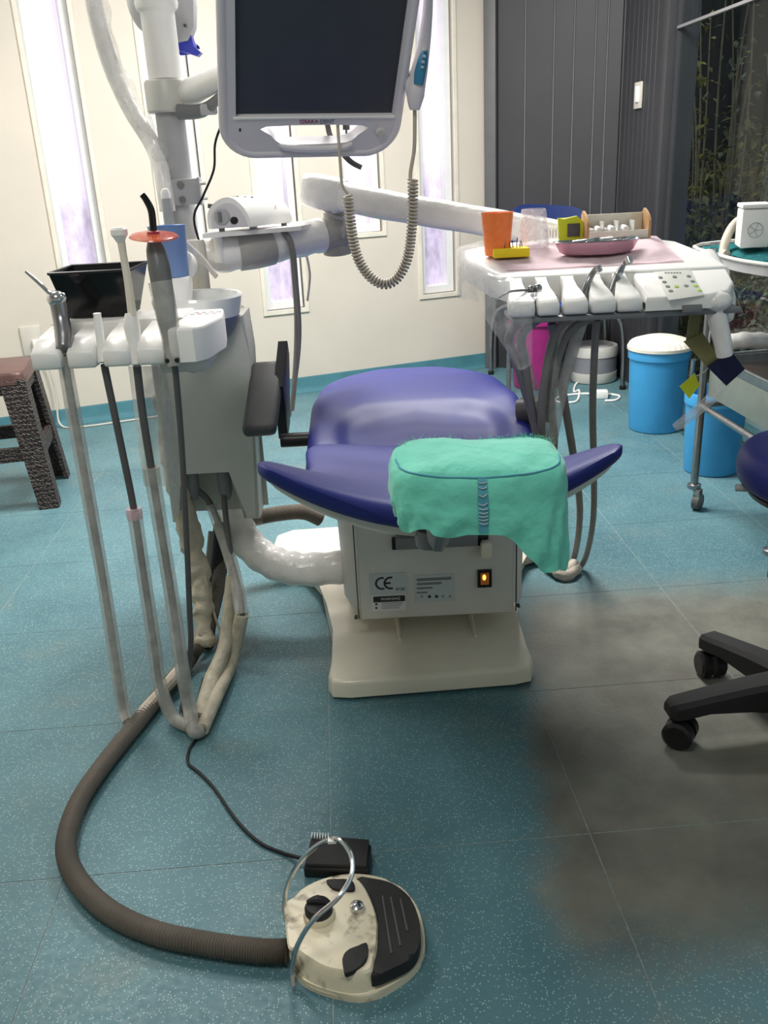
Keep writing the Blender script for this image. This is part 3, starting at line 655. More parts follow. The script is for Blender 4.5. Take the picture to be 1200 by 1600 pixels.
for q in range(260):
    a = math.radians(rnd.uniform(15, 165)); t = rnd.uniform(0.36, 0.5); p = capn(a, t, 0); d = V(rnd.uniform(-.6, .6), rnd.uniform(-.4, .4), rnd.uniform(.3, 1)).normalized()
    if rnd.random() < 0.5 and math.degrees(a) > 90: continue
    l = rnd.uniform(0.003, 0.011); fz.tube([p, p + d * l * .6, p + d * l + V(rnd.uniform(-.003, .003), 0, 0)], 0.00025, 3, 1, False)
f = obj('fuzz', fz, M['capgreen'], cap, smooth=False); f['kind'] = 'stuff'

# ================================================================== SIDE UNIT (cuspidor block, pole, pipe to the chair)
un = thing('dental_side_unit', 'white dental side unit with spittoon bowl and tall pole left of the chair', 'dental unit', (-0.44, 2.42, 0))
UX0, UX1 = -0.560, -0.322
def XZ(Y): return Matrix(((1, 0, 0, 0), (0, 0, 1, Y), (0, 1, 0, 0), (0, 0, 0, 1)))   # polygon (x,z) extruded along +y
b = B(); b.prism([(-0.562, 0.36), (-0.532, 0.36), (-0.532, 0.505), (-0.388, 0.505), (-0.372, 0.36), (-0.330, 0.36), (-0.312, 0.80), (-0.318, 0.895), (-0.56, 0.895)], -0.06, 0.06, M=XZ(2.26) @ Matrix.Diagonal((1, 1, -1, 1)), bev=0.010, seg=3); obj('front_cover', b, M['offwhite'], un)
b = B(); b.prism([(-0.562, 2.30), (-0.316, 2.30), (-0.345, 2.42), (-0.405, 2.62), (-0.562, 2.62)], 0.362, 0.885, bev=0.02, seg=3); obj('body', b, M['offwhite'], un)
b = B(); b.box((-0.46, 2.312, 0.43), (0.15, 0.03, 0.15)); obj('recess_back', b, M['offwhite'], un)
for px, r in ((300, .017), (350, .019)):
    p = at(px, 745, 2.235); b = B(); b.lathe([(r * .9, 0.02), (r, 0.0), (r * .98, -0.035), (r * .8, -0.05), (r * .55, -0.062)], p, 18); obj('connector', b, M['greypl'], un)
# spittoon
bc = V(-0.425, 2.20, 0.83)
b = B(); b.lathe([(0.03, -0.02), (0.055, 0.0), (0.085, 0.035), (0.098, 0.068), (0.0985, 0.07)], bc, 40); bo = obj('bowl', b, M['bowlout'], un)
b = B(); b.lathe([(0.0995, 0.068), (0.1075, 0.105), (0.109, 0.113), (0.106, 0.119), (0.099, 0.117), (0.094, 0.095), (0.07, 0.05), (0.03, 0.03), (0.0005, 0.028)], bc, 40); obj('bowl_liner', b, M['porcelain'], bo)
b = B(); b.box((-0.43, 2.25, 0.86), (0.12, 0.14, 0.08), bev=0.02); obj('bowl_mount', b, M['offwhite'], un)
# cup stand, filler column, rinse pipe
p = at(270, 440, 2.24); b = B(); b.lathe([(0.040, -0.05), (0.046, -0.02), (0.047, 0.006), (0.044, 0.012), (0.0005, 0.012)], p, 30); cst = obj('cup_seat', b, M['white'], un); CS = p
b = B(); b.tube([p + V(0, 0.0, -0.05), p + V(0.0, 0.01, -0.13)], [0.028, 0.034], 16, smooth=False); obj('cup_post', b, M['ltgrey'], un)
p = at(304, 415, 2.36); b = B(); b.lathe([(0.034, -0.13), (0.034, 0.05), (0.030, 0.062), (0.0005, 0.064)], p, 20); obj('filler_column', b, M['sill'], un)
b = B(); b.tube([at(288, 378, 2.30), at(312, 400, 2.27), at(338, 432, 2.24)], 0.008, 8, flat=0.6); obj('rinse_pipe', b, M['plug'], un)
b = B(); b.blob(at(290, 415, 2.29), (0.030, 0.03, 0.035), 16, 10); obj('pipe_boss', b, M['white'], un)
# pole with collars and bracket
PXY = at(268, 200, 2.45); PX_, PY_ = PXY.x, PXY.y
def pole(name, z0, z1, r, m, prof=None): b = B(); b.lathe(prof or [(r, z0), (r, z1)], (PX_, PY_, 0), 28); return obj(name, b, M[m], un)
pole('pole', 0.88, 2.1, 0.036, 'ltgrey')
pole('upper_sleeve', 1.43, 1.60, 0.041, 'white', [(0.041, 1.44), (0.041, 1.585), (0.049, 1.592), (0.052, 1.605), (0.049, 1.618), (0.040, 1.626), (0.038, 2.15)])
pole('clamp_collar', 1.365, 1.44, 0.055, 'offwhite', [(0.050, 1.364), (0.054, 1.368), (0.054, 1.432), (0.050, 1.438), (0.04, 1.438)])
p = at(285, 300, 2.41); b = B(); b.box(p, (0.085, 0.02, 0.062), bev=0.002); br = obj('pole_bracket', b, M['ltgrey'], un)
for dx, dz in ((0.0, 0.018), (0.0, -0.018)):
    b = B(); b.cyl(p + V(dx, -0.016, dz), p + V(dx, -0.008, dz), 0.009, 8); obj('bolt', b, M['steel'], br)
    b = B(); b.cyl(p + V(0.035, -0.005, dz), p + V(0.062, -0.005, dz), 0.004, 8); obj('bolt', b, M['steel'], br)
b = B(); b.box(p + V(0.045, 0.0, 0), (0.006, 0.03, 0.066), bev=0.001); obj('flange', b, M['ltgrey'], br)
# plastic wrapped cable conduit sweeping up to the lamp
path = [at(x, y, Y) for x, y, Y in ((262, 330, 2.40), (257, 295, 2.40), (250, 258, 2.42), (236, 222, 2.45), (205, 172, 2.48), (178, 115, 2.5), (158, 55, 2.5), (146, 0, 2.5), (140, -60, 2.5), (150, -160, 2.5))]
b = B(); b.tube(path, 0.021, 14, 8); obj('cable_conduit', b, M['wrap'], un)
b = B(); b.tube([q + V(0.012, -0.008, 0.006) for q in path[2:]], lambda t: 0.022 + 0.007 * math.sin(t * 31) * math.sin(t * 12), 10, 10); obj('conduit_film', b, M['filmlite'], un)
# small white-capped glass vial in front of the pole foot
p = at(264, 345, 2.36); vb = thing('glass_vial', 'small clear vial with white cap beside the pole bracket', 'vial', p)
b = B(); b.lathe([(0.012, -0.02), (0.013, -0.015), (0.013, 0.05), (0.010, 0.06)], p, 16); obj('tube', b, M['ltgrey'], vb)
b = B(); b.lathe([(0.012, 0.048), (0.012, 0.068), (0.008, 0.075), (0.0005, 0.077)], p, 16); obj('cap', b, M['white'], vb)
# pipe carrying the unit from the chair, wrapped in white film
b = B(); b.tube([(-0.44, 2.43, 0.40), (-0.43, 2.40, 0.31), (-0.40, 2.33, 0.255), (-0.33, 2.27, 0.21), (-0.24, 2.24, 0.19), (-0.12, 2.25, 0.185)], lambda t: 0.046 + 0.002 * math.sin(60 * t), 20, 10); obj('support_pipe', b, M['wrap'], un)
# cream wrapped tube bundle behind the instrument hoses
b = B(); pts = [at(x, y, Y) for x, y, Y in ((262, 610, 2.28), (268, 690, 2.28), (283, 770, 2.24), (300, 850, 2.2), (313, 910, 2.16), (318, 960, 2.12), (322, 1010, 2.08))]
b.tube(pts, lambda t: 0.034 + 0.012 * noise.noise(V(t * 12, 0, 0)) - 0.010 * t, 16, 12)
for v in b.bm.verts: v.co += v.co.normalized() * 0.0 + V(noise.noise(v.co * 45), noise.noise(v.co * 45 + V(9, 0, 0)), noise.noise(v.co * 45 + V(0, 9, 0))) * 0.010
obj('tube_bundle', b, M['bundle'], un, ang=80)
b = B(); b.tube([at(x, y, Y) for x, y, Y in ((345, 820, 2.3), (338, 880, 2.3), (330, 950, 2.25), (322, 1010, 2.15))], 0.02, 12); obj('drain_hose', b, M['rubber'], un)
b = B(); b.tube([at(x, y, Y) for x, y, Y in ((320, 900, 2.15), (335, 960, 2.12), (352, 1010, 2.08), (356, 1050, 2.0))] + [fl(340, 1090, 0.02), fl(325, 1130, 0.012)], 0.0035, 8); obj('thin_tube', b, M['hosebg'], un)
# clear film hanging over the bundle
b = B()
def hang(u, v):
    px = lerp(lerp(200, 258, u), lerp(225, 290, u), v); py = lerp(572, 760, v)
    return at(px, py, 2.02 + 0.05 * math.sin(u * 3.1) * -1 + 0.012 * math.sin(u * 11 + v * 5)) 
b.grid(hang, 24, 24); obj('hanging_film', b, M['filmbag'], un, ang=80)
# ---------------- blue cup on its seat
cu = B(); z0 = CS + V(0.002, 0, 0.0125)
cu.lathe([(0.0005, 0.003), (0.036, 0.003), (0.0435, 0.116), (0.0455, 0.118), (0.0445, 0.114), (0.0385, 0.0), (0.0005, 0.0)], z0, 32)
tag(obj('rinse_cup', cu, M['bluecup'], loc=z0), 'blue plastic rinse cup standing above the spittoon', 'cup')
# ---------------- operating lamp behind the pole
lp = thing('operating_lamp', 'grey operating lamp head with blue grip high behind the pole', 'lamp', at(262, 20, 2.58))
p = at(228, -5, 2.60); b = B(); b.blob(p, (0.05, 0.06, 0.085), 24, 14); obj('head', b, M['ltgrey'], lp)
p = at(283, 10, 2.56); b = B(); b.prism([(-0.045, 0.20), (-0.045, -0.05), (-0.03, -0.085), (0.012, -0.08), (0.030, -0.05), (0.036, 0.0), (0.03, 0.2)], -0.03, 0.03, M=Matrix.Translation(p) @ XZ(0), bev=0.012); obj('bracket', b, M['ltgrey'], lp)
b = B(); b.cyl(at(289, 40, 2.525), at(289, 40, 2.535), 0.004, 8); obj('screw', b, M['dkgrey'], lp)
hp = [at(x, y, 2.56) for x, y in ((269, 60), (300, 54), (305, 74), (316, 83), (310, 89), (295, 84), (280, 80), (270, 80))]
b = B(); b.prism([(q.x, q.z) for q in hp], -0.02, 0.02, M=XZ(2.56), bev=0.008, seg=3); obj('grip', b, M['bluehandle'], lp)
b = B(); b.tube([at(228, -5, 2.60) + V(0, 0, .05), at(240, -60, 2.6), at(262, -100, 2.52)], 0.02, 12); obj('arm', b, M['ltgrey'], lp)
# ---------------- monitor on its arm
MD = (ray(382, 1816)).normalized()                      # the panel's own downward axis
pr = ray(490, 180); v0 = CR + CU * 0.009; lam = -v0.dot(MD) / pr.dot(MD); MXa = (v0 + pr * lam).normalized()
if MXa.x < 0: MXa = -MXa
MNn = MXa.cross(-MD).normalized()                       # faces the viewer
if MNn.y > 0: MNn = -MNn
MO = at(490, 210, 2.12)
MM = Matrix(((MXa.x, -MD.x, MNn.x, MO.x), (MXa.y, -MD.y, MNn.y, MO.y), (MXa.z, -MD.z, MNn.z, MO.z), (0, 0, 0, 1)))
def onmon(px, py):
    r = ray(px, py); t = (MO - CC).dot(MNn) / r.dot(MNn); q = CC + r * t - MO; return (q.dot(MXa), -q.dot(MD))
mo = thing('monitor', 'lilac-white framed monitor with dark screen hanging on an arm', 'monitor', MO)
xl = onmon(348, 120)[0]; xr = onmon(632, 120)[0]; yb = onmon(480, 241)[1]; yt = yb + 0.41; R_ = 0.07
def rrect(x0, x1, y0, y1, r, n=8, rt=None):
    P = []
    for cx, cy, a, rr in ((x1 - r, y0 + r, -90, r), (x1 - (rt or r), y1 - (rt or r), 0, rt or r), (x0 + (rt or r), y1 - (rt or r), 90, rt or r), (x0 + r, y0 + r, 180, r)):
        for i in range(n + 1):
            t = math.radians(a + 90 * i / n); P.append((cx + rr * math.cos(t), cy + rr * math.sin(t)))
    return P
outer = rrect(xl, xr, yb, yt, R_, 8, 0.03)
sx0 = onmon(368, 120)[0]; sx1 = onmon(622, 120)[0]; sy0 = onmon(490, 181)[1]; sy1 = yt - 0.03
scr = [(sx0, sy0), (sx1, sy0), (sx1, sy1), (sx0, sy1)]
h0 = [onmon(*q) for q in ((416, 198), (566, 196), (560, 210), (545, 221), (520, 224), (462, 226), (436, 223), (424, 212))]
hole = [(p.x, p.y) for p in catmull([V(x, y, 0) for x, y in h0], 3, True)]
b = B(); b.plate(outer, [scr, hole], -0.03, 0.0, MM); fr_ = obj('bezel', b, M['bezel'], mo, ang=30)
b = B(); b.prism([(x * 0.985, y) for x, y in outer], -0.0, 0.006, M=MM @ Matrix.Translation((0, 0, -0.0)), bev=0.005) if False else b.tube([MM @ V(x, y, -0.006) for x, y in outer] + [MM @ V(outer[0][0], outer[0][1], -0.006)], 0.010, 8, smooth=False, caps=False); obj('bezel_rim', b, M['bezel'], mo, ang=60)
b = B(); b.box(((sx0 + sx1) / 2, (sy0 + sy1) / 2, -0.012), (sx1 - sx0 + 0.004, sy1 - sy0 + 0.004, 0.006), M=MM); obj('screen', b, M['screen'], mo)
b = B(); b.box(((sx0 + sx1) / 2, (sy0 + sy1) / 2 + 0.02, -0.045), (0.30, 0.28, 0.05), M=MM, bev=0.015); obj('back_housing', b, M['bezel'], mo)
b = B(); b.box(((sx0 + sx1) / 2, sy0 - 0.004, -0.002), (sx1 - sx0 + 0.012, 0.006, 0.008), M=MM, bev=0.002); obj('screen_lip', b, M['white'], mo)
b = B(); b.tube([MM @ V(x, y, 0.002) for x, y in [onmon(*q) for q in ((436, 226), (450, 230), (490, 232), (532, 230), (550, 224))]], [0.004, 0.008, 0.008, 0.004], 10); obj('grip', b, M['bezel'], mo)
text_mesh('brand_print', 'OSAKA', 0.0125, MM @ Matrix.Translation((onmon(483, 190)[0], onmon(483, 190)[1], 0.0006)), M['red'], mo)
text_mesh('brand_print', 'DENT', 0.0125, MM @ Matrix.Translation((onmon(511, 190)[0], onmon(511, 190)[1], 0.0006)), M['greypl'], mo)
q = onmon(594, 206); b = B(); b.lathe([(0.011, 0), (0.011, 0.004), (0.008, 0.007), (0.0005, 0.007)], (q[0], q[1], 0), 20, M=MM); obj('power_button', b, M['offwhite'], mo)
q = onmon(375, 203); b = B(); b.box((q[0], q[1], 0), (0.004, 0.007, 0.002), M=MM); obj('sensor', b, M['ink'], mo)
# swing arm
a0 = at(300, 150, 2.42); a1 = at(345, 128, 2.30); a2 = MM @ V(-0.05, 0.16, -0.07)
b = B(); b.tube([V(PX_ + 0.045, PY_ - 0.005, 1.40), a0 + V(0, 0, 0.01), a1 + V(0, 0, 0.01), a2], [0.03, 0.032, 0.026, 0.022], 14, 6); obj('swing_arm', b, M['white'], mo)
b = B(); b.tube([V(PX_ + 0.03, PY_ - 0.05, 1.362), at(318, 172, 2.38), at(350, 145, 2.3)], [0.018, 0.016, 0.01], 10, flat=0.7); obj('lower_link', b, M['greypl'], mo)
p = at(326, 171, 2.37); b = B(); b.box(p, (0.04, 0.035, 0.024), bev=0.004, rz=0.2); obj('arm_knob', b, M['ltgrey'], mo)
b = B(); b.tube([at(346, 195, 2.3), at(336, 225, 2.33), at(334, 265, 2.36), at(318, 305, 2.36), at(303, 342, 2.36), at(318, 400, 2.36), at(322, 440, 2.36), at(330, 470, 2.4)], 0.003, 8); obj('power_cable', b, M['black'], mo)
# bracket and loose dark cable seen through and below the handle slot
b = B(); b.tube([MM @ V(0.02, 0.12, -0.07), at(512, 197, 2.18), at(522, 220, 2.2), at(545, 250, 2.2), at(565, 262, 2.2)], [0.006, 0.006, 0.007, 0.006], 8); obj('loose_cable', b, M['hosedk'], mo)
b = B(); b.cyl(at(541, 195, 2.2), at(541, 203, 2.2), 0.008, 12); b.cyl(at(541, 203, 2.2), at(542, 222, 2.2), 0.0025, 8); obj('jack', b, M['dkgrey'], mo)
# ---------------- intraoral camera hung on the monitor's right edge
ic = thing('intraoral_camera', 'white intraoral camera handpiece with blue buttons and coiled cord', 'camera', at(645, 165, 2.10))
bp = [at(x, y, Y) for x, y, Y in ((648, 172, 2.10), (649, 150, 2.10), (655, 110, 2.10), (662, 70, 2.09), (667, 30, 2.07), (669, 0, 2.05), (671, -40, 2.02), (674, -90, 2.0))]
b = B(); b.tube(bp, [0.010, 0.019, 0.018, 0.014, 0.011, 0.010, 0.009, 0.007], 18, 6); bd = obj('body', b, M['bezel'], ic)
b = B(); b.tube([at(x, y, 2.084) for x, y in ((654, 132), (656, 115), (660, 95), (664, 72))], [0.010, 0.012, 0.011, 0.006], 12, 5, flat=0.75); obj('button_panel', b, M['teal_btn'], bd)
for x, y in ((664, 78), (663, 88), (661, 97), (660, 105)):
    b = B(); b.blob(at(x, y, 2.071), (0.004, 0.003, 0.003), 10, 6); obj('button', b, M['sticker'], bd)
b = B(); b.tube([at(643, 112, 2.11), at(640, 130, 2.105), at(640, 150, 2.105)], [0.008, 0.010, 0.007], 10); obj('holder_clip', b, M['bezel'], ic)
b = B(); b.tube([at(x, y, 2.11) for x, y in ((648, 170), (648, 200), (647, 235), (642, 265), (641, 280))], 0.0042, 8); obj('cord', b, M['hosebg'], ic)
b = B(); b.tube([at(x, y, 2.13) for x, y in ((526, 150), (528, 200), (532, 260), (535, 290), (544, 303))], 0.0034, 8); obj('cord', b, M['hosebg'], ic)
U_ = catmull([at(x, y, Y) for x, y, Y in ((543, 306, 2.13), (546, 330, 2.13), (551, 370, 2.13), (560, 405, 2.12), (578, 432, 2.12), (600, 444, 2.12), (620, 435, 2.12), (636, 405, 2.12), (643, 360, 2.11), (645, 320, 2.11), (645, 280, 2.11))], 24)
cum = [0.0]
for i in range(1, len(U_)): cum.append(cum[-1] + (U_[i] - U_[i - 1]).length)
tot = cum[-1]; turns = 62; hel = []; j = 0
for i in range(turns * 10 + 1):
    s = tot * i / (turns * 10)
    while j < len(cum) - 2 and cum[j + 1] < s: j += 1
    f_ = (s - cum[j]) / max(1e-9, cum[j + 1] - cum[j]); p = U_[j].lerp(U_[j + 1], f_); T = (U_[min(j + 2, len(U_) - 1)] - U_[max(0, j - 1)]).normalized()
    n_ = T.cross(V(0, 1, 0)).normalized(); bn = V(0, 1, 0); a = 2 * math.pi * i / 10; hel.append(p + (n_ * math.cos(a) + bn * math.sin(a)) * 0.0095)
b = B(); b.tube(hel, 0.0030, 6, smooth=False); obj('coiled_cord', b, M['hosebg'], ic, ang=70)
# ================================================================== ASSISTANT INSTRUMENT HOLDER
ah = thing('instrument_holder', 'white four-slot assistant instrument holder in front of the side unit', 'instrument holder', at(190, 575, 1.9))
def prong(px0, px1, name, Yf=1.785, Yb=1.93):
    x0, x1 = at(px0, 560, 1.80).x, at(px1, 560, 1.80).x
    pr_ = [(Yf, 0.868), (Yf - 0.004, 0.895), (Yf + 0.006, 0.908), (Yf + 0.05, 0.925), (Yb, 0.94), (Yb, 0.885), (Yf + 0.03, 0.866)]
    cx_ = (x0 + x1) / 2; hw = (x1 - x0) / 2; b = B(); R = []
    for Y, zt, zb_, k in ((Yf, .896, .870, .93), (Yf + .004, .902, .866, 1), (Yf + .03, .916, .866, 1.02), (Yf + .055, .925, .868, .86), (Yf + .085, .932, .872, .66), (Yf + .125, .938, .88, .60), (Yb, .94, .885, .8)):
        w = hw * k; R.append([V(cx_ - w, Y, zb_ + .004), V(cx_ - w, Y, zt - .005), V(cx_ - w * .86, Y, zt), V(cx_ + w * .86, Y, zt), V(cx_ + w, Y, zt - .005), V(cx_ + w, Y, zb_ + .004), V(cx_ + w * .86, Y, zb_), V(cx_ - w * .86, Y, zb_)])
    b.loft(R)
    return obj(name, b, M['white'], ah, ang=50)
for a, c in ((52, 97), (108, 152), (164, 205), (217, 260)): prong(a, c, 'prong')
rx0, rx1 = at(270, 560, 1.80).x, at(322, 545, 1.80).x
b = B(); b.prism([(rx0, 1.785), (rx1 - 0.02, 1.785), (rx1, 1.81), (-0.322, 1.93), (-0.335, 2.03), (rx0, 2.03)], 0.868, 0.937, bev=0.008, seg=3); pn = obj('control_end', b, M['white'], ah)
b = B(); b.prism([(-0.680, 1.90), (-0.64, 2.02), (rx0 + 0.01, 2.03), (rx0 + 0.01, 1.90)], 0.885, 0.942, bev=0.006); obj('back_plate', b, M['white'], ah)
for k in range(2):
    for q in range(4):
        b = B(); b.lathe([(0.0055, 0), (0.0055, 0.0012), (0.0005, 0.0016)], (-0.392 + 0.016 * q + 0.006 * k, 1.955 + 0.022 * k, 0.937), 12); obj('button', b, M['filmpink'] if (q + k) % 2 else M['sticker'], pn)
b = B(); b.tube([(-0.40, 1.93, 0.86), (-0.42, 2.02, 0.84), (-0.44, 2.20, 0.82)], [0.035, 0.045, 0.045], 14, 6, flat=0.6); obj('support_arm', b, M['offwhite'], ah)
b = B(); b.box((-0.40, 1.91, 0.852), (0.10, 0.16, 0.03), bev=0.01); obj('under_tray', b, M['offwhite'], ah)
# ---------------- black box bin on the holder
k0 = at(150, 515, 1.97); bx = thing('waste_box', 'open black plastic waste box behind the holder slots', 'box', (k0.x, 1.98, 0.943))
bl, brr = at(110, 512, 1.94).x, at(206, 512, 1.94).x
tl, tr = at(75, 425, 1.92).x, at(203, 425, 1.92).x
zt_ = at(140, 425, 1.92).z
def fr4(x0, x1, y0, y1, z): return [V(x0, y0, z), V(x1, y0, z), V(x1, y1, z), V(x0, y1, z)]
b = B(); b.loft([fr4(bl, brr, 1.94, 2.03, 0.944), fr4(tl, tr, 1.92, 2.08, zt_), fr4(tl + .004, tr - .004, 1.924, 2.076, zt_), fr4(bl + .004, brr - .004, 1.944, 2.026, 0.95)], True, True); obj('box_shell', b, M['blackgl'], bx, ang=30)
b = B(); b.tube([V(tl, 1.92, zt_), V(tr, 1.92, zt_), V(tr, 2.08, zt_), V(tl, 2.08, zt_), V(tl, 1.92, zt_)], 0.0035, 6, smooth=False); obj('rim', b, M['black'], bx)
# ---------------- instruments and their hoses
def sleeve_tube(path, r, name, m, par, n=12): b = B(); b.tube(path, r, n, 8); return obj(name, b, m, par, ang=70)
# chrome three way syringe
t = thing('air_water_syringe', 'chrome three-way syringe with thin angled tip in the leftmost slot', 'syringe', at(96, 520, 1.83))
b = B(); b.tube([at(100, 545, 1.80), at(100, 525, 1.82), at(96, 500, 1.84), at(92, 475, 1.85)], [0.016, 0.018, 0.0165, 0.018], 18, 6); obj('handle', b, M['gunmetal'], t)
b = B(); b.blob(at(89, 467, 1.85), (0.020, 0.02, 0.017), 18, 12); b.blob(at(97, 464, 1.845), (0.010, 0.012, 0.010), 12, 8); obj('head', b, M['chrome'], t)
b = B(); b.tube([at(86, 465, 1.85), at(75, 456, 1.85), at(62, 443, 1.85), at(40, 424, 1.85)], [0.005, 0.004, 0.0042, 0.0032], 10); obj('tip', b, M['chrome'], t)
path = [at(100, 555, 1.815), at(107, 600, 1.82), at(130, 730, 1.82), at(160, 900, 1.82), at(182, 1040, 1.82), at(192, 1105, 1.82), fl(200, 1128, .024), fl(212, 1132, .022), fl(228, 1108, .022), fl(262, 1065, .03), at(300, 1010, 2.1), at(318, 940, 2.2), at(330, 830, 2.28)]
sleeve_tube(path, 0.008, 'hose', M['hose'], t); sleeve_tube(path[0:7], [0.014, 0.016, 0.015, 0.016, 0.014], 'sleeve', M['film'], t)
b = B(); b.tube([fl(212, 1131, .024), fl(225, 1112, .026), fl(248, 1085, .03), fl(272, 1058, .035), at(290, 1035, 2.05)], [0.012, 0.016, 0.014, 0.017, 0.014], 10, 6); obj('taped_hose', b, M['tape'], t)
# short white suction
t = thing('saliva_ejector', 'short white saliva ejector standing in the second slot', 'suction', at(155, 545, 1.81))
b = B(); b.tube([at(162, 566, 1.80), at(158, 540, 1.81), at(152, 492, 1.83)], [0.012, 0.009, 0.0078], 14); b.lathe([(0.0078, 0), (0.0085, 0.003), (0.006, 0.004)], at(152, 492, 1.83), 14); obj('valve', b, M['white'], t)
path = [at(163, 570, 1.815), at(168, 595, 1.82), at(190, 700, 1.82), at(210, 800, 1.82), at(225, 900, 1.82), at(240, 1000, 1.82), at(250, 1070, 1.82), fl(270, 1120, .022), fl(296, 1136, .018), fl(312, 1122, .018), fl(330, 1065, .03), at(352, 1005, 2.05), at(362, 900, 2.12), at(352, 800, 2.2), at(350, 765, 2.235)]
sleeve_tube(path, 0.0078, 'hose', M['hosedk'], t); sleeve_tube(path[3:9], [0.017, 0.016, 0.016, 0.016, 0.014], 'sleeve', M['film'], t)
b = B(); p = at(210, 802, 1.82); b.lathe([(0.0165, -0.012), (0.018, 0), (0.0165, 0.012)], p, 16); obj('sleeve_end', b, M['filmpink'], t)
sleeve_tube(path[9:13], [0.016, 0.021, 0.018, 0.015], 'sleeve', M['bundle'], t)
# tall white suction with mushroom top
t = thing('high_volume_suction', 'tall cream suction tip with flared top in the third slot', 'suction', at(205, 560, 1.81))
b = B(); b.tube([at(207, 495, 1.82), at(200, 440, 1.84), at(193, 400, 1.85), at(187, 362, 1.85)], [0.009, 0.008, 0.0075, 0.0085], 14); obj('tube', b, M['sill'], t)
b = B(); b.lathe([(0.008, -0.02), (0.012, -0.012), (0.0165, -0.006), (0.0165, 0.004), (0.013, 0.008), (0.0005, 0.008)], at(186, 362, 1.85), 18, M=None); obj('flare', b, M['white'], t)
b = B(); b.tube([at(213, 570, 1.80), at(211, 545, 1.81), at(206, 510, 1.82), at(205, 490, 1.825)], [0.010, 0.013, 0.0165, 0.012], 16); obj('valve', b, M['white'], t)
path = [at(214, 572, 1.815), at(222, 640, 1.82), at(236, 730, 1.82), at(252, 830, 1.82), at(268, 930, 1.82), at(284, 1040, 1.80), at(296, 1105, 1.80), fl(303, 1142, .024), fl(316, 1140, .022), fl(335, 1095, .022), fl(362, 1030, .03), at(378, 960, 2.06), at(362, 880, 2.14), at(330, 790, 2.22), at(302, 762, 2.235)]
sleeve_tube(path, 0.0085, 'hose', M['hosedk'], t); sleeve_tube(path[2:9], [0.018, 0.017, 0.017, 0.017, 0.017, 0.015], 'sleeve', M['film'], t)
sleeve_tube(path[8:12], [0.016, 0.017, 0.019, 0.018], 'sleeve', M['bundle'], t); sleeve_tube(path[11:14], [0.018, 0.017, 0.014], 'sleeve', M['film'], t)
# curing light
t = thing('curing_light', 'grey sleeved curing light with black tip and orange shield', 'curing light', at(268, 555, 1.80))
b = B(); b.tube([at(268, 565, 1.79), at(266, 535, 1.80), at(261, 500, 1.81), at(256, 465, 1.82), at(249, 420, 1.835), at(243, 390, 1.845), at(240, 372, 1.85)], [0.008, 0.0125, 0.019, 0.0205, 0.022, 0.0185, 0.0095], 20, 8); obj('handle', b, M['curing'], t)
b = B(); b.tube([at(272, 572, 1.785), at(268, 540, 1.792), at(262, 500, 1.80), at(250, 440, 1.81)], [0.013, 0.017, 0.022, 0.024], 14, 6); obj('sleeve', b, M['film'], t)
b = B(); b.tube([at(240, 372, 1.85), at(239, 350, 1.85), at(236, 328, 1.85), at(228, 312, 1.85), at(222, 304, 1.85)], [0.0075, 0.0072, 0.0072, 0.0065, 0.006], 14, 6); obj('light_guide', b, M['blackgl'], t)
sh = at(240, 367, 1.85); b = B(); b.lathe([(0.009, 0.004), (0.03, 0.003), (0.046, -0.001), (0.048, -0.004), (0.045, -0.004), (0.03, 0.0), (0.009, 0.0)], (0, 0, 0), 36, M=Matrix.Translation(sh) @ Matrix.Rotation(math.radians(4), 4, 'Y') @ Matrix.Rotation(math.radians(8), 4, 'X')); obj('shield', b, M['orangefilm'], t)
b = B(); b.lathe([(0.011, -0.006), (0.013, 0.0), (0.012, 0.006), (0.008, 0.008)], sh, 18); obj('collar', b, M['red'], t)
b = B(); b.box(at(270, 562, 1.785), (0.028, 0.022, 0.010), bev=0.003); obj('clip', b, M['black'], t)
path = [at(272, 565, 1.79), at(276, 600, 1.80), at(284, 700, 1.82), at(291, 830, 1.83), at(296, 950, 1.84), at(298, 1010, 1.84), at(290, 1075, 1.85), fl(283, 1112, .012), fl(290, 1122, .008), fl(318, 1108, .008), fl(345, 1060, .02), at(340, 1000, 2.15)]
sleeve_tube(path, [0.0066] * 5 + [0.006, 0.0042, 0.0038, 0.0038, 0.0038], 'hose', M['hosedk'], t, 10)

# ================================================================== DELIVERY ARM
da = thing('swing_arm_assembly', 'white film-wrapped two-part swing arm reaching behind the chair', 'swing arm', (-0.42, 2.48, 0.98))
lo0 = V(-0.49, 2.47, 1.03); lo1 = at(430, 382, 2.52); lo2 = at(500, 368, 2.60); lo3 = at(528, 365, 2.62)
b = B(); b.tube([lo0, at(345, 398, 2.46), lo1, lo2], lambda t: 0.046 + 0.0025 * math.sin(40 * t), 20, 8); obj('lower_arm', b, M['wrap'], da)
b = B(); b.tube([at(372, 394, 2.475), at(400, 390, 2.49), at(422, 385, 2.51)], 0.0495, 20, 4); obj('grey_band', b, M['wrapgrey'], da)
b = B(); b.tube([at(505, 368, 2.60), lo3, at(536, 362, 2.63)], [0.045, 0.056, 0.03], 20, 5); b.tube([lo3 + V(0, 0, -0.05), at(522, 330, 2.60)], [0.045, 0.03], 16, smooth=False); obj('knuckle', b, M['wrapgrey'], da)
b = B(); b.tube([at(505, 325, 2.58), at(522, 338, 2.57), at(540, 345, 2.56), at(536, 372, 2.56)], 0.006, 8); obj('bracket_wire', b, M['ltgrey'], da)
ua = [at(x, y, Y) for x, y, Y in ((478, 296, 2.58), (500, 300, 2.57), (600, 320, 2.51), (750, 345, 2.43), (870, 366, 2.36), (900, 371, 2.33))]
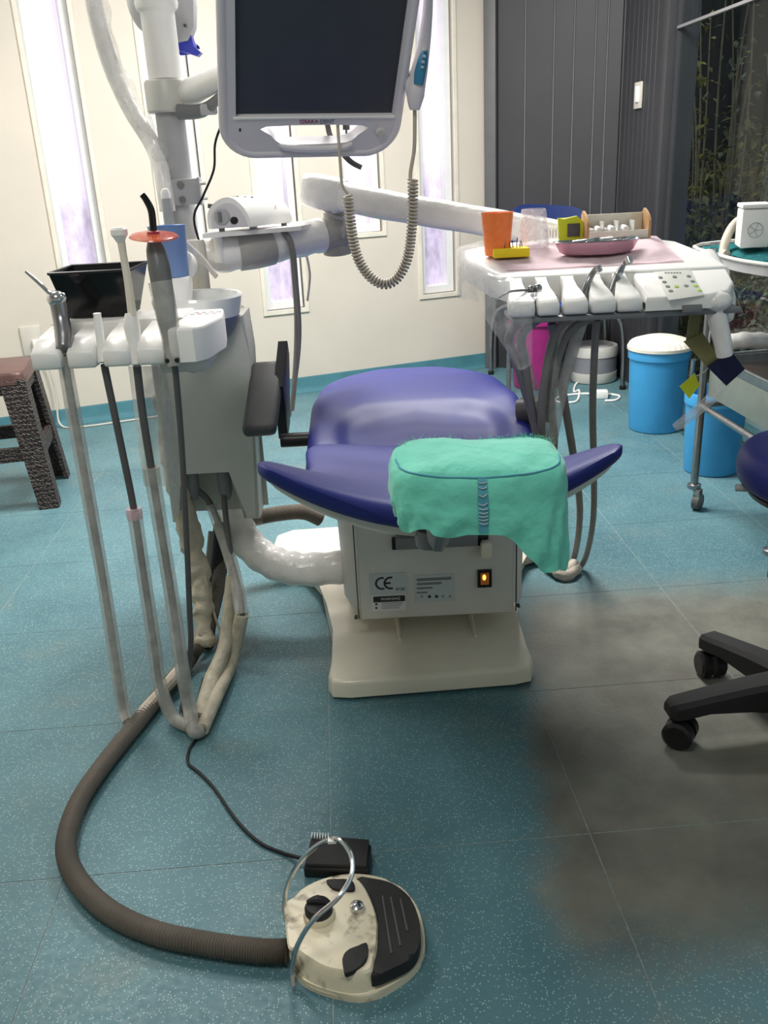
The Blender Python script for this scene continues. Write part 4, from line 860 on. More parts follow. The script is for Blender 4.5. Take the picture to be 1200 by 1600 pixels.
def rrring(p, T, w, h, n=24):
    N = V(0, 0, 1); N = (N - T * N.dot(T)).normalized(); S_ = T.cross(N); R = []
    for q in range(n):
        a = 2 * math.pi * q / n; ca, sa = math.cos(a), math.sin(a)
        R.append(p + S_ * (w * math.copysign(abs(ca) ** .6, ca)) + N * (h * math.copysign(abs(sa) ** .6, sa)))
    return R
P_ = catmull(ua, 8); rings = []
for i, p in enumerate(P_):
    T = (P_[min(i + 1, len(P_) - 1)] - P_[max(0, i - 1)]).normalized(); f_ = i / (len(P_) - 1); k = 1 + 0.02 * math.sin(i * 1.3)
    rings.append(rrring(p, T, 0.034 * k, lerp(0.040, 0.032, f_) * k))
b = B(); b.loft(rings); obj('upper_arm', b, M['wrap'], da, ang=50)
T = (ua[1] - ua[0]).normalized(); b = B(); b.loft([rrring(ua[0] + T * q, T, w, h) for q, w, h in ((-0.004, .036, .036), (0.0, .041, .042), (0.02, .043, .045), (0.10, .041, .044), (0.108, .036, .04))]); obj('arm_head', b, M['wrap'], da, ang=50)
# flat shelf over the lower arm
s_ = [at(316, 366, 2.36), at(470, 352, 2.48), at(500, 350, 2.62), at(350, 352, 2.60)]
zS = 1.078
b = B(); b.prism([(q.x, q.y) for q in s_], zS - 0.012, zS, bev=0.003); obj('shelf', b, M['wrap'], da)
for px, py, Y in ((340, 372, 2.42), (450, 366, 2.54)):
    q = at(px, py, Y); b = B(); b.cyl((q.x, q.y, 1.0), (q.x, q.y, zS - 0.012), 0.012); obj('shelf_post', b, M['white'], da)
# grey cable pair dropping from the shelf
b = B(); b.tube([at(440, 362, 2.5), at(454, 378, 2.48), at(460, 430, 2.5), at(464, 500, 2.55), at(462, 570, 2.6), at(456, 640, 2.65)], 0.008, 10); obj('cable', b, M['hose'], da)
b = B(); b.tube([at(446, 362, 2.5), at(458, 390, 2.48), at(463, 440, 2.5), at(468, 520, 2.56), at(462, 590, 2.62), at(452, 650, 2.68)], 0.006, 10); obj('cable', b, M['hose'], da)
b = B(); b.tube([at(478, 395, 2.62), at(484, 430, 2.62), at(480, 470, 2.62)], 0.0035, 8); obj('loose_wire', b, M['plug'], da)
# ---------------- scaler control box on the shelf
c0 = at(345, 358, 2.42); cb = thing('scaler_box', 'white arch-topped scaler control box on the shelf beside the pole', 'control box', (c0.x, c0.y, zS))
pf = [(0, 0.008), (0.0, 0.04), (0.012, 0.062), (0.035, 0.078), (0.062, 0.082), (0.085, 0.068), (0.105, 0.038), (0.112, 0.008)]
ang = math.radians(-22); ex = V(math.cos(ang), math.sin(ang), 0); ey = V(-math.sin(ang), math.cos(ang), 0)
ex = V(0.97, -0.05, 0).normalized(); ey = V(0.55, 0.83, 0).normalized()
o_ = at(326, 357, 2.40); o_.z = zS
CM = Matrix(((ex.x, 0, ey.x, o_.x), (ex.y, 0, ey.y, o_.y), (0, 1, 0, o_.z), (0, 0, 0, 1)))
pc = [(p.x, p.y) for p in catmull([V(x, y, 0) for x, y in pf], 3)]
b = B(); b.prism(pc, 0.0, 0.17, M=CM, bev=0.003); sh_ = obj('shell', b, M['white'], cb, ang=40)
b = B(); b.prism([(x * 0.8 + 0.012, y * 0.78 + 0.004) for x, y in pc], -0.004, 0.002, M=CM); obj('end_face', b, M['bezel'], cb, ang=40)
b = B(); b.lathe([(0.019, 0), (0.019, -0.006), (0.014, -0.008), (0.0005, -0.008)], (0.042, 0.036, -0.003), 20, M=CM); kb = obj('dial', b, M['ltgrey'], cb)
b = B(); b.box((0.042, 0.036, -0.014), (0.006, 0.026, 0.010), M=CM, bev=0.002); obj('dial_grip', b, M['greypl'], kb)
b = B(); b.lathe([(0.009, 0), (0.009, -0.004), (0.006, -0.004), (0.0005, -0.002)], (0.072, 0.026, -0.004), 18, M=CM); obj('port', b, M['black'], cb)
for q in range(3):
    b = B(); b.box((0.056 + 0.006 * q, 0.0825 - 0.002 * q, 0.03 + 0.02 * q), (0.016, 0.002, 0.006), M=CM); obj('indicator', b, M['greypl'], cb)
b = B(); b.cyl(CM @ V(0.004, 0.062, 0.02), CM @ V(-0.008, 0.064, 0.018), 0.006, 12); obj('side_knob', b, M['dkgrey'], cb)
text_mesh('logo_print', 'Y', 0.014, CM @ Matrix.Translation((0.1005, 0.048, 0.12)) @ Matrix(((0.5, 0, 0.86, 0), (0, 1, 0, 0), (-0.86, 0, 0.5, 0), (0, 0, 0, 1))), M['red'], cb)
for x, z in ((0.02, 0.02), (0.1, 0.02), (0.02, 0.15), (0.1, 0.15)):
    b = B(); q = CM @ V(x, 0, z); b.lathe([(0.008, 0.0005), (0.008, 0.009)], (q.x, q.y, zS), 12); obj('foot', b, M['greypl'], cb)
# ================================================================== DELIVERY TABLE
TP = lambda Y: 0.968 + 0.150 * (Y - 1.9)
def tp(px, py, up=0.0):
    r = ray(px, py); n = V(0, -0.150, 1); p0 = V(0, 1.9, 0.968 + up); t = (p0 - CC).dot(n) / r.dot(n); return CC + r * t
TS = Matrix(((1, 0, 0, 0), (0, 1, 0, 0), (0, 0.150, 1, 0.968 - 0.150 * 1.9), (0, 0, 0, 1)))   # table-top frame: z measured above the sloping top
dtb = thing('delivery_table', 'white dentist instrument table with slotted front right of the chair', 'instrument table', (0.5, 2.05, 0.9))
TB_L = tp(722, 397); TB_R = tp(1068, 398)
top = [(0.30, 1.975), (0.262, 2.03), (0.222, 2.16), (0.226, 2.24), (0.30, 2.285), (0.50, 2.315), (0.64, 2.30), (0.735, 2.22), (0.772, 2.08), (0.775, 1.975)]
b = B(); b.prism(top, -0.055, 0.0, M=TS, bev=0.012, seg=3); tt = obj('table_body', b, M['white'], dtb)
YZ = lambda x: Matrix(((0, 0, 1, 0), (1, 0, 0, 0), (0, 1, 0, 0), (0, 0, 0, 1)))
tx = lambda px: at(px, 470, 1.90).x
for a, c in ((793, 833), (838, 871), (878, 915), (921, 958), (961, 999)):
    x0, x1 = tx(a), tx(c)
    cx_ = (x0 + x1) / 2; hw = (x1 - x0) / 2; b = B(); R = []
    for Y, zt, zb_, k in ((1.872, .930, .913, .93), (1.876, .936, .909, 1), (1.897, .944, .908, 1.03), (1.915, .951, .910, .9), (1.935, .959, .915, .66), (1.96, .970, .92, .55), (1.992, .98, .925, .7)):
        w = hw * k; R.append([V(cx_ - w, Y, zb_ + .004), V(cx_ - w, Y, zt - .005), V(cx_ - w * .86, Y, zt), V(cx_ + w * .86, Y, zt), V(cx_ + w, Y, zt - .005), V(cx_ + w, Y, zb_ + .004), V(cx_ + w * .86, Y, zb_), V(cx_ - w * .86, Y, zb_)])
    b.loft(R); obj('prong', b, M['white'], dtb, ang=50)
x0 = tx(1003); rb = [(x0, 1.872), (0.70, 1.872), (0.742, 1.885), (0.765, 1.92), (0.772, 2.0), (x0, 2.0)]
BS = Matrix(((1, 0, 0, 0), (0, 1, 0, 0), (0, 0.36, 1, 0.936 - 0.36 * 1.872), (0, 0, 0, 1)))
def tpb(px, py):
    r = ray(px, py); n = V(0, -0.36, 1); t = (V(0, 1.872, 0.936) - CC).dot(n) / r.dot(n); return CC + r * t
b = B(); b.prism(rb, -0.027, 0.0, M=BS, bev=0.008, seg=3); obj('control_block', b, M['white'], dtb)
b = B(); b.prism([(x0, 1.874), (0.70, 1.874), (0.742, 1.888), (0.765, 1.92), (0.772, 2.0), (x0, 2.0)], 0.908, 0.925); obj('block_base', b, M['white'], dtb)
b = B(); b.box((0.53, 1.945, 0.9), (0.48, 0.13, 0.012), bev=0.003); obj('under_plate', b, M['greypl'], dtb)
# control panel with its buttons, display
pc_ = [tpb(x, y) for x, y in ((1022, 426), (1078, 420), (1100, 462), (1045, 470))]
b = B(); b.prism([(q.x, q.y) for q in pc_], 0.0, 0.0015, M=BS, bev=0.0005); cp = obj('control_panel', b, M['offwhite'], dtb)
for x, y, m in ((1032, 435, 0), (1038, 442, 0), (1043, 449, 0), (1048, 456, 0), (1054, 434, 0), (1076, 433, 0), (1082, 441, 0), (1057, 449, 1), (1087, 448, 1), (1093, 455, 1), (1072, 448, 0)):
    q = tpb(x, y); b = B(); b.lathe([(0.0048, 0.001), (0.0048, 0.0025), (0.0005, 0.003)], (q.x, q.y, 0), 12, M=BS); obj('button', b, M['btn_green'] if m else M['btn_grey'], cp)
for k in range(6):
    q = tpb(1040 + k * 4.5, 427.5); b = B(); b.box((q.x, q.y, 0.0018), (0.004, 0.004, 0.0008), M=BS); obj('print_mark', b, M['btn_grey'], cp)
a = at(1067, 477, 1.868); c = at(1096, 487, 1.868); b = B(); b.box(((a.x + c.x) / 2, 1.869, (a.z + c.z) / 2), (c.x - a.x, 0.008, a.z - c.z), bev=0.001); obj('display', b, M['greypl'], dtb)
# right hand lever, wrapped handle
b = B(); b.tube([at(1104, 398, 2.12), at(1118, 430, 2.05), at(1130, 465, 1.97), at(1134, 500, 1.93)], [0.016, 0.018, 0.018, 0.010], 12, 6, flat=1.5); obj('brake_lever', b, M['white'], dtb)
b = B(); q = at(1114, 394, 2.12); b.lathe([(0.009, -0.01), (0.009, 0.008), (0.0005, 0.01)], q, 14); obj('lever_knob', b, M['chrome'], dtb)
b = B(); b.tube([at(1118, 478, 1.90), at(1124, 510, 1.90), at(1129, 535, 1.90), at(1132, 556, 1.90)], [0.022, 0.020, 0.019, 0.017], 14, 6); obj('handle', b, M['wrap'], dtb)
b = B(); b.blob(at(1118, 470, 1.90), (0.034, 0.034, 0.024), 18, 12); obj('handle_boss', b, M['wrap'], dtb)
# arm joint beneath
b = B(); b.tube([ua[-1] + V(-0.02, 0.02, 0), V(0.52, 2.27, 0.98), V(0.52, 2.2, 0.93)], 0.032, 14); obj('arm_joint', b, M['wrap'], dtb)
# film cover over the left side
def filmf(u, v):
    e = [V(0.33, 1.868, 0), V(0.285, 1.872, 0), V(0.245, 2.0, 0), V(0.212, 2.14, 0), V(0.212, 2.25, 0), V(0.27, 2.295, 0)]
    k = u * (len(e) - 1); i = min(int(k), len(e) - 2); p = e[i].lerp(e[i + 1], k - i); c = V(0.45, 2.1, 0)
    d = (c - p).normalized()
    if v < 0.35:
        q = p + d * (0.05 * (1 - v / 0.35)); z = TP(q.y) + 0.006 - 0.030 * sm(2.0, 1.87, q.y)
    else:
        w = (v - 0.35) / 0.65; q = p - d * (0.010 * math.sin(u * 23) * w + 0.004); z = TP(p.y) - 0.030 * sm(2.0, 1.87, p.y) - w * (0.075 + 0.03 * math.sin(u * 9 + 1) + 0.03 * sm(.5, .1, abs(u - .25)))
    return V(q.x, q.y, z)
b = B(); b.grid(filmf, 60, 16); obj('film_cover', b, M['filmlite'], dtb, ang=80)
# hoses gathered below the table
H = []
def hose(par, pts, r, m, nm='hose'): b = B(); b.tube(pts, r, 10, 7); return obj(nm, b, m, par, ang=70)
# ---------------- handpieces, each with its own hose
t = thing('air_syringe', 'thin-tipped chrome syringe lying on the leftmost table slot', 'syringe', at(830, 462, 1.93))
b = B(); b.tube([at(834, 480, 1.92), at(836, 462, 1.935), at(836, 452, 1.94)], [0.008, 0.0085, 0.009], 12); b.blob(at(829, 452, 1.93), (0.008, 0.008, 0.008), 12, 8); b.blob(at(840, 450, 1.935), (0.010, 0.009, 0.009), 12, 8); obj('valve', b, M['gunmetal'], t)
b = B(); b.tube([at(828, 453, 1.93), at(800, 455, 1.90), at(790, 459, 1.885), at(780, 465, 1.875)], [0.0028, 0.0022, 0.0018], 8); obj('tip', b, M['steel'], t)
hose(t, [at(834, 484, 1.925), at(795, 525, 1.95), at(808, 570, 1.97), at(826, 630, 2.0), at(842, 690, 2.03), at(850, 740, 2.08)], 0.0095, M['hose'])
t = thing('bare_hose_coupling', 'empty chrome hose coupling in the second table slot', 'coupling', at(866, 468, 1.93))
b = B(); b.tube([at(868, 480, 1.92), at(866, 468, 1.935), at(865, 463, 1.94)], [0.009, 0.0085, 0.0088], 14); b.tube([at(865, 464, 1.9385), at(865, 461.5, 1.941)], [0.0055, 0.005], 12, smooth=False); obj('coupling', b, M['gunmetal'], t)
hose(t, [at(868, 485, 1.925), at(818, 520, 1.95), at(822, 580, 1.97), at(832, 640, 2.0), at(848, 700, 2.05), at(852, 745, 2.08)], 0.0095, M['hose'])
t = thing('contra_angle_handpiece', 'grey slow handpiece with short bent head in the third table slot', 'handpiece', at(912, 460, 1.93))
b = B(); b.tube([at(908, 474, 1.92), at(913, 455, 1.94), at(920, 438, 1.95), at(928, 424, 1.95), at(933, 419, 1.945)], [0.0095, 0.0088, 0.0075, 0.006, 0.0065], 14, 6); obj('handle', b, M['gunmetal'], t)
b = B(); b.cyl(at(934, 416, 1.945), at(937, 424, 1.94), 0.0068, 14); obj('head', b, M['chrome'], t)
hose(t, [at(908, 484, 1.925), at(868, 520, 1.95), at(850, 600, 1.97), at(846, 660, 2.0), at(850, 700, 2.05), at(858, 750, 2.08)], 0.0095, M['hose'])
t = thing('turbine_handpiece', 'long chrome high-speed handpiece leaning in the fourth table slot', 'handpiece', at(955, 460, 1.93))
b = B(); b.tube([at(951, 474, 1.92), at(957, 452, 1.94), at(965, 432, 1.96), at(974, 414, 1.97), at(981, 407, 1.965)], [0.0085, 0.0078, 0.0088, 0.006, 0.006], 14, 6); obj('handle', b, M['gunmetal'], t)
b = B(); b.lathe([(0.0092, -0.006), (0.0098, 0), (0.0092, 0.006)], at(966, 430, 1.961), 14); obj('ring', b, M['chrome'], t)
b = B(); b.cyl(at(981, 402, 1.965), at(984, 411, 1.958), 0.0075, 14); obj('head', b, M['chrome'], t)
hose(t, [at(951, 484, 1.925), at(893, 515, 1.95), at(872, 560, 1.97), at(860, 620, 2.0), at(866, 690, 2.05), at(856, 750, 2.08)], 0.0095, M['hose'])
# two free hoses hanging to the floor behind the chair + sheathed bundle
hose(dtb, [at(862, 505, 1.95), at(870, 560, 1.98), at(884, 640, 2.06), at(897, 720, 2.16), at(906, 800, 2.3), fl(898, 868, .03), fl(880, 893, .015), fl(862, 886, .02), fl(858, 868, .03), fl(848, 850, .06)], 0.0095, M['hose'])
hose(dtb, [at(932, 500, 1.95), at(928, 570, 1.98), at(926, 650, 2.06), at(928, 740, 2.18), at(926, 820, 2.34), fl(912, 878, .03), fl(888, 897, .015), fl(868, 892, .015), fl(850, 870, .03), fl(838, 855, .06)], 0.0085, M['hose'])
for pts in ([fl(898, 880, .03), fl(880, 895, .02), fl(862, 885, .025), fl(853, 868, .04)], [fl(903, 886, .02), fl(884, 899, .015), fl(866, 893, .02)]):
    b = B(); b.tube(pts, [0.016, 0.021, 0.019, 0.014], 10, 8)
    for v in b.bm.verts: v.co += V(noise.noise(v.co * 60), noise.noise(v.co * 60 + V(5, 0, 0)), noise.noise(v.co * 60 + V(0, 5, 0))) * 0.005
    obj('taped_loop', b, M['tape'], dtb, ang=80)
for x0, x1, x2 in ((800, 830, 852), (880, 862, 858), (908, 880, 862)):
    b = B(); b.tube([at(x0, 505, 1.96), at(x1, 600, 1.99), at(x2, 690, 2.04)], 0.014, 10, 6); obj('sleeve', b, M['film'], dtb)
# ================================================================== THINGS ON THE TABLE
def onT(px, py): return tp(px, py, 0.001)
def Tm(p): return Matrix.Translation(p) @ Matrix(((1, 0, 0, 0), (0, 1, 0, 0), (0, 0.15, 1, 0), (0, 0, 0, 1)))
# pink paper bib: rumpled sheet lying over the top
bc0 = [tp(x, y, 0.002) for x, y in ((785, 424), (1068, 408), (1050, 390), (760, 392))]
b = B()
def bibf(u, v):
    A = bc0[0].lerp(bc0[1], u); C_ = V(lerp(0.265, 0.70, u), lerp(2.235, 2.265, u), 0); p = A.lerp(C_, v)
    bumpz = 0.0035 + 0.0025 * noise.noise(V(p.x * 22, p.y * 22, 0)) + 0.012 * sm(0.70, 0.85, u) * sm(1.0, 0.9, u) * sm(0.0, 0.25, v) * sm(1, .6, v)
    return V(p.x, p.y, TP(p.y) + bumpz)
b.grid(bibf, 50, 24); bmesh.ops.solidify(b.bm, geom=list(b.bm.faces), thickness=0.0012)
tag(obj('paper_bib', b, M['pinkpaper'], ang=80, loc=(0.48, 2.12, TP(2.12))), 'rumpled pink paper bib spread over the instrument table', 'paper bib')
def on_top(px, py, Y=None):
    p = tp(px, py, 0.0); return V(p.x, p.y, TP(p.y) + 0.006)
# orange and clear cups
p = V(at(777, 400, 2.14).x, 2.14, TP(2.14) + 0.007)
b = B(); b.lathe([(0.0005, 0.002), (0.027, 0.002), (0.036, 0.092), (0.0372, 0.094), (0.0365, 0.090), (0.0285, 0.0), (0.0005, 0.0)], p, 36); tag(obj('drinking_cup', b, M['orange'], loc=p), 'bright orange plastic cup at the left of the table', 'cup')
p = V(at(833, 398, 2.20).x, 2.20, TP(2.20) + 0.007)
b = B(); b.lathe([(0.0005, 0.002), (0.037, 0.002), (0.033, 0.05), (0.029, 0.084), (0.0275, 0.086), (0.0285, 0.082), (0.0325, 0.05), (0.038, 0.0), (0.0005, 0.0)], p, 36); tag(obj('clear_cup', b, M['clear'], loc=p), 'clear plastic cup upside down beside the orange cup', 'cup')
# yellow sponge with endodontic files
p = on_top(797, 405); sp_ = thing('file_sponge', 'yellow foam block stuck with small dark files', 'sponge', p)
b = B(); b.box(p + V(0, 0.0, 0.010), (0.082, 0.056, 0.020), bev=0.003, rz=-0.02); obj('foam', b, M['yellow'], sp_)
rnd = random.Random(5)
for k in range(9):
    q = p + V(-0.028 + 0.007 * k, rnd.uniform(-.012, .014), 0.019); b = B(); b.tube([q, q + V(rnd.uniform(-.002, .002), 0, rnd.uniform(.014, .024))], 0.0011, 5, smooth=False); obj('file', b, M['ink'], sp_)
# clear measuring block
p = on_top(880, 386); p.y += 0.06; p.z = TP(p.y) + 0.006
bx_ = thing('endo_block', 'clear ridged plastic instrument block behind the steel tray', 'block', p)
b = B(); b.prism([(-0.042, -0.02), (0.042, -0.02), (0.042, 0.02), (-0.030, 0.02)], 0.0, 0.030, M=Matrix.Translation(p), bev=0.002); obj('case', b, M['clear'], bx_)
for k in range(10):
    b = B(); b.box(p + V(-0.032 + 0.0072 * k, -0.0205, 0.014), (0.0016, 0.002, 0.018)); obj('ridge', b, M['ltgrey'], bx_)
# kidney dish
p = V((at(866, 390, 2.10).x + at(1002, 386, 2.10).x) / 2, 2.115, TP(2.115) + 0.006)
kd = thing('kidney_dish', 'shallow shiny steel kidney dish with pink underside', 'dish', p)
def kid(k, dz, inset=0.0):
    R = []
    for q in range(48):
        a = 2 * math.pi * q / 48; x = 0.098 * math.cos(a) * k; y = 0.038 * math.sin(a) * k - 0.016 * math.cos(2 * a) * 0 + 0.014 * (1 - (x / 0.098) ** 2) * -0.6
        R.append(p + V(x, y, dz))
    return R
b = B(); b.loft([kid(0.74, 0.0), kid(0.86, 0.006), kid(0.97, 0.026), kid(1.0, 0.028)], True, False); obj('shell', b, M['pinktray'], kd, ang=50)
b = B(); b.loft([kid(1.0, 0.0282), kid(1.03, 0.0285), kid(1.0, 0.030), kid(0.955, 0.027), kid(0.84, 0.008), kid(0.70, 0.0035)], False, True); obj('inner', b, M['chrome'], kd, ang=50)
rnd = random.Random(9)
for k in range(4):
    q = p + V(-0.055 + 0.03 * k, rnd.uniform(-.01, .01), 0.028); b = B(); b.tube([q, q + V(0.03, rnd.uniform(-.01, .01), .002), q + V(0.06, 0.0, 0.006)], [0.002, 0.003, 0.0015], 8); 
    tag(obj('hand_instrument', b, M['chrome'], loc=q), 'slim steel hand instrument lying in the kidney dish', 'instrument', 'instruments in the kidney dish')
# cotton roll organiser
p = V(at(962, 372, 2.24).x, 2.245, TP(2.245) + 0.006); co = thing('cotton_organiser', 'brown card organiser with compartments behind the steel dish', 'organiser', p)
b = B(); b.box(p + V(0, 0.028, 0.028), (0.142, 0.004, 0.056), bev=0.001); b.box(p + V(0, -0.028, 0.010), (0.142, 0.004, 0.02), bev=0.001); b.box(p + V(0, 0, 0.002), (0.142, 0.06, 0.004)); obj('tray', b, M['sill'], co)
for x in (-0.074, 0.074):
    b = B(); b.prism([(-0.03, 0), (0.03, 0), (0.032, 0.055), (0.02, 0.066), (0.0, 0.06), (-0.02, 0.05), (-0.03, 0.04)], -0.003, 0.003, M=Matrix.Translation(p + V(x, 0, 0)) @ Matrix(((0, 0, 1, 0), (1, 0, 0, 0), (0, 1, 0, 0), (0, 0, 0, 1)))); obj('end_panel', b, M['card'], co)
for x in (-0.035, 0.0, 0.038):
    b = B(); b.box(p + V(x, 0.0, 0.022), (0.003, 0.054, 0.038)); obj('divider', b, M['offwhite'], co)
rnd = random.Random(2)
for k in range(6):
    q = p + V(-0.06 + 0.016 * k, -0.010, 0.018 + 0.004 * (k % 2)); b = B(); b.cyl(q + V(0, -0.012, 0), q + V(0, 0.022, 0.002), 0.0075, 12)
    tag(obj('cotton_roll', b, M['cotton'], loc=q), 'white cotton roll lying in the card organiser', 'cotton roll', 'cotton rolls in the organiser')
p2 = p + V(-0.105, 0.01, 0.0); yb_ = thing('yellow_packet', 'crumpled yellow packet beside the card organiser', 'packet', p2)
b = B(); b.prism([(-0.03, 0.0), (0.025, 0.0), (0.03, 0.04), (0.012, 0.056), (-0.02, 0.05), (-0.034, 0.053)], -0.006, 0.006, M=Matrix.Translation(p2) @ XZ(0), bev=0.002); obj('wrapper', b, M['lime'], yb_)
b = B(); b.box(p2 + V(0.004, -0.008, 0.024), (0.03, 0.004, 0.03), bev=0.001); obj('print_panel', b, M['dkgrey'], yb_)

# ================================================================== FOOT CONTROL
fc = thing('foot_control', 'grimy cream foot control with black pedal and wire handle', 'foot control', (-0.085, 1.13, 0))
def floop(P, z, k=4): return [(p.x, p.y) for p in catmull([fl(x, y, z) for x, y in P], k, True)]
base = floop([(452, 1490), (447, 1440), (462, 1405), (505, 1380), (560, 1372), (615, 1385), (650, 1420), (664, 1470), (658, 1505), (630, 1535), (575, 1562), (520, 1556), (475, 1538), (458, 1515)], 0.006)
b = B(); b.prism(base, 0.0, 0.016, bev=0.004, grow=0.0); obj('base', b, M['filthcream'], fc)
hz = 0.052
hous = floop([(450, 1478), (446, 1440), (444, 1412), (452, 1404), (470, 1396), (500, 1378), (530, 1368), (553, 1369), (568, 1382), (582, 1410), (590, 1440), (589, 1475), (584, 1498), (578, 1516), (550, 1519), (510, 1512), (478, 1494), (462, 1482)], hz)
bot = floop([(456, 1492), (450, 1460), (447, 1432), (452, 1416), (470, 1404), (500, 1388), (530, 1378), (553, 1378), (568, 1390), (584, 1420), (592, 1450), (596, 1485), (598, 1512), (590, 1548), (560, 1560), (515, 1554), (480, 1540), (462, 1518)], 0.008)
b = B(); b.loft([[V(x, y, 0.008) for x, y in bot], [V(lerp(bx0, tx0, .6), lerp(by0, ty0, .6), hz * .62) for (bx0, by0), (tx0, ty0) in zip(bot, hous)], [V(x, y, hz - 0.004) for x, y in hous]], True, False)
cxh = sum(x for x, y in hous) / len(hous); cyh = sum(y for x, y in hous) / len(hous)
b.loft([[V(x, y, hz - 0.004) for x, y in hous], [V(cxh + (x - cxh) * .965, cyh + (y - cyh) * .965, hz) for x, y in hous]], False, True)
bmesh.ops.remove_doubles(b.bm, verts=b.bm.verts, dist=1e-5); obj('housing', b, M['filthcream'], fc, ang=33)
ped = floop([(556, 1371), (580, 1372), (612, 1380), (640, 1402), (655, 1438), (656, 1470), (644, 1495), (615, 1512), (580, 1524), (588, 1495), (592, 1460), (588, 1425), (575, 1395)], 0.046)
b = B(); b.prism(ped, 0.022, 0.046, bev=0.007, seg=3); pd = obj('pedal', b, M['rubber'], fc)
for x0, y0, x1, y1 in ((598, 1400, 612, 1490), (611, 1402, 626, 1478), (626, 1405, 637, 1455)):
    b = B(); b.tube([fl(x0, y0, .0465), fl((x0 + x1) / 2, (y0 + y1) / 2, .0465), fl(x1, y1, .0465)], 0.002, 6); obj('ridge', b, M['dkgrey'], pd)
p = fl(499, 1432, hz); b = B(); b.lathe([(0.026, -0.002), (0.027, 0.006), (0.025, 0.012), (0.0005, 0.012)], p, 24); obj('knob_ring', b, M['filthcream'], fc)
b = B(); b.lathe([(0.0235, 0.008), (0.0235, 0.020), (0.020, 0.026), (0.010, 0.029), (0.0005, 0.030)], p, 24); kb_ = obj('knob', b, M['rubber'], fc)
b = B(); b.tube([p + V(-0.018, 0.004, 0.028), p + V(0, 0.002, 0.034), p + V(0.018, 0.0, 0.028)], [0.004, 0.008, 0.004], 10); obj('knob_grip', b, M['rubber'], kb_)
p = fl(558, 1420, hz); b = B(); b.lathe([(0.0125, -0.002), (0.013, 0.004), (0.011, 0.009), (0.006, 0.012), (0.0005, 0.013)], p, 22); obj('steel_button', b, M['chrome'], fc)
for P in ([(535, 1498), (541, 1486), (560, 1478), (573, 1473), (575, 1490), (568, 1506), (543, 1521), (537, 1514)], [(510, 1375), (530, 1374), (550, 1375), (554, 1390), (538, 1391), (520, 1388)]):
    b = B(); b.prism(floop(P, hz + .004, 3), hz - 0.004, hz + 0.005, bev=0.002); obj('rubber_button', b, M['rubber'], fc)
b = B(); b.tube([fl(458, 1540, 0.008), fl(457, 1510, .035), at(466, 1475, 1.055), at(490, 1437, 1.055), at(528, 1403, 1.07), at(549, 1368, 1.10), at(548, 1335, 1.13), at(528, 1311, 1.16), at(500, 1318, 1.18), at(470, 1345, 1.19), at(450, 1380, 1.19), fl(444, 1415, .05), fl(448, 1440, .03)], 0.0042, 10, 8); obj('wire_handle', b, M['chrome'], fc)
b = B(); q = at(519, 1313, 1.166); b.box(q, (0.014, 0.012, 0.006), bev=0.001); obj('clip', b, M['white'], fc)
# ---------------- thick corrugated hose across the floor
P_ = [fl(449, 1486, .022), fl(400, 1485, .022), fl(320, 1474, .022), fl(235, 1455, .022), fl(165, 1420, .022), fl(118, 1370, .022), fl(103, 1320, .022), fl(122, 1255, .022), fl(165, 1190, .022), fl(218, 1125, .022), fl(262, 1070, .022), fl(298, 1028, .03), at(322, 985, 2.1), at(338, 930, 2.22), at(348, 870, 2.32), at(360, 820, 2.38)]
PP = catmull(P_, 36); b = B(); b.tube(PP, lambda t: 0.0185 + 0.0016 * (1 if round(t * (len(PP) - 1)) % 2 else -1), 14, smooth=False)
tag(obj('corrugated_hose', b, M['corr'], loc=(-0.6, 1.4, 0), ang=30), 'thick grey corrugated hose curving over the floor to the foot control', 'hose')
b = B(); pp2 = catmull([at(405, 808, 2.6), at(440, 802, 2.62), at(475, 800, 2.64), at(500, 810, 2.66)], 30); b.tube([V(-0.45, 2.55, 0.22)] + pp2, lambda t: 0.024 + 0.0016 * (1 if round(t * len(pp2)) % 2 else -1), 14, smooth=False)
obj('corrugated_duct', b, M['corr'], un, ang=30)
# ---------------- small black pedal with cord
pe = thing('scaler_pedal', 'small black wedge pedal with ribbed end behind the foot control', 'pedal', fl(527, 1360, 0))
q0, q1, q2, q3 = fl(475, 1372, 0), fl(577, 1376, 0), fl(582, 1344, 0), fl(488, 1336, 0)
c_ = (q0 + q1 + q2 + q3) / 4
b = B(); b.loft([[V(q.x, q.y, 0.0) for q in (q0, q1, q2, q3)], [V(q.x, q.y, zz) for q, zz in ((q0, .022), (q1, .022), (q2, .040), (q3, .040))]]); bmesh.ops.bevel(b.bm, geom=list(b.bm.edges), offset=0.004, segments=2, affect='EDGES', profile=.5); obj('body', b, M['black'], pe)
tops = [V(q.x + (c_.x - q.x) * .06, q.y + (c_.y - q.y) * .06, zz) for q, zz in ((q0, .024), (q1, .024), (q2, .043), (q3, .043))]
b = B(); b.loft([tops, [V(q.x, q.y, q.z + 0.008) for q in tops]]); bmesh.ops.bevel(b.bm, geom=list(b.bm.edges), offset=0.002, segments=2, affect='EDGES', profile=.5); obj('tread', b, M['rubber'], pe)
for k in range(7):
    a = q3.lerp(q2, 0.03 + 0.045 * k) + V(0, -0.004, 0.051); b = B(); b.box(a, (0.0025, 0.014, 0.004)); obj('rib', b, M['sticker'], pe)
b = B(); b.tube([fl(474, 1342, .012), fl(440, 1332, .004), fl(405, 1316, .004), fl(370, 1282, .004), fl(335, 1232, .004), fl(312, 1208, .004), fl(294, 1192, .004), fl(296, 1170, .004), fl(310, 1150, .004), fl(320, 1120, .004), fl(312, 1090, .004), fl(318, 1060, .01)], 0.0035, 8, 8); obj('cord', b, M['black'], pe)
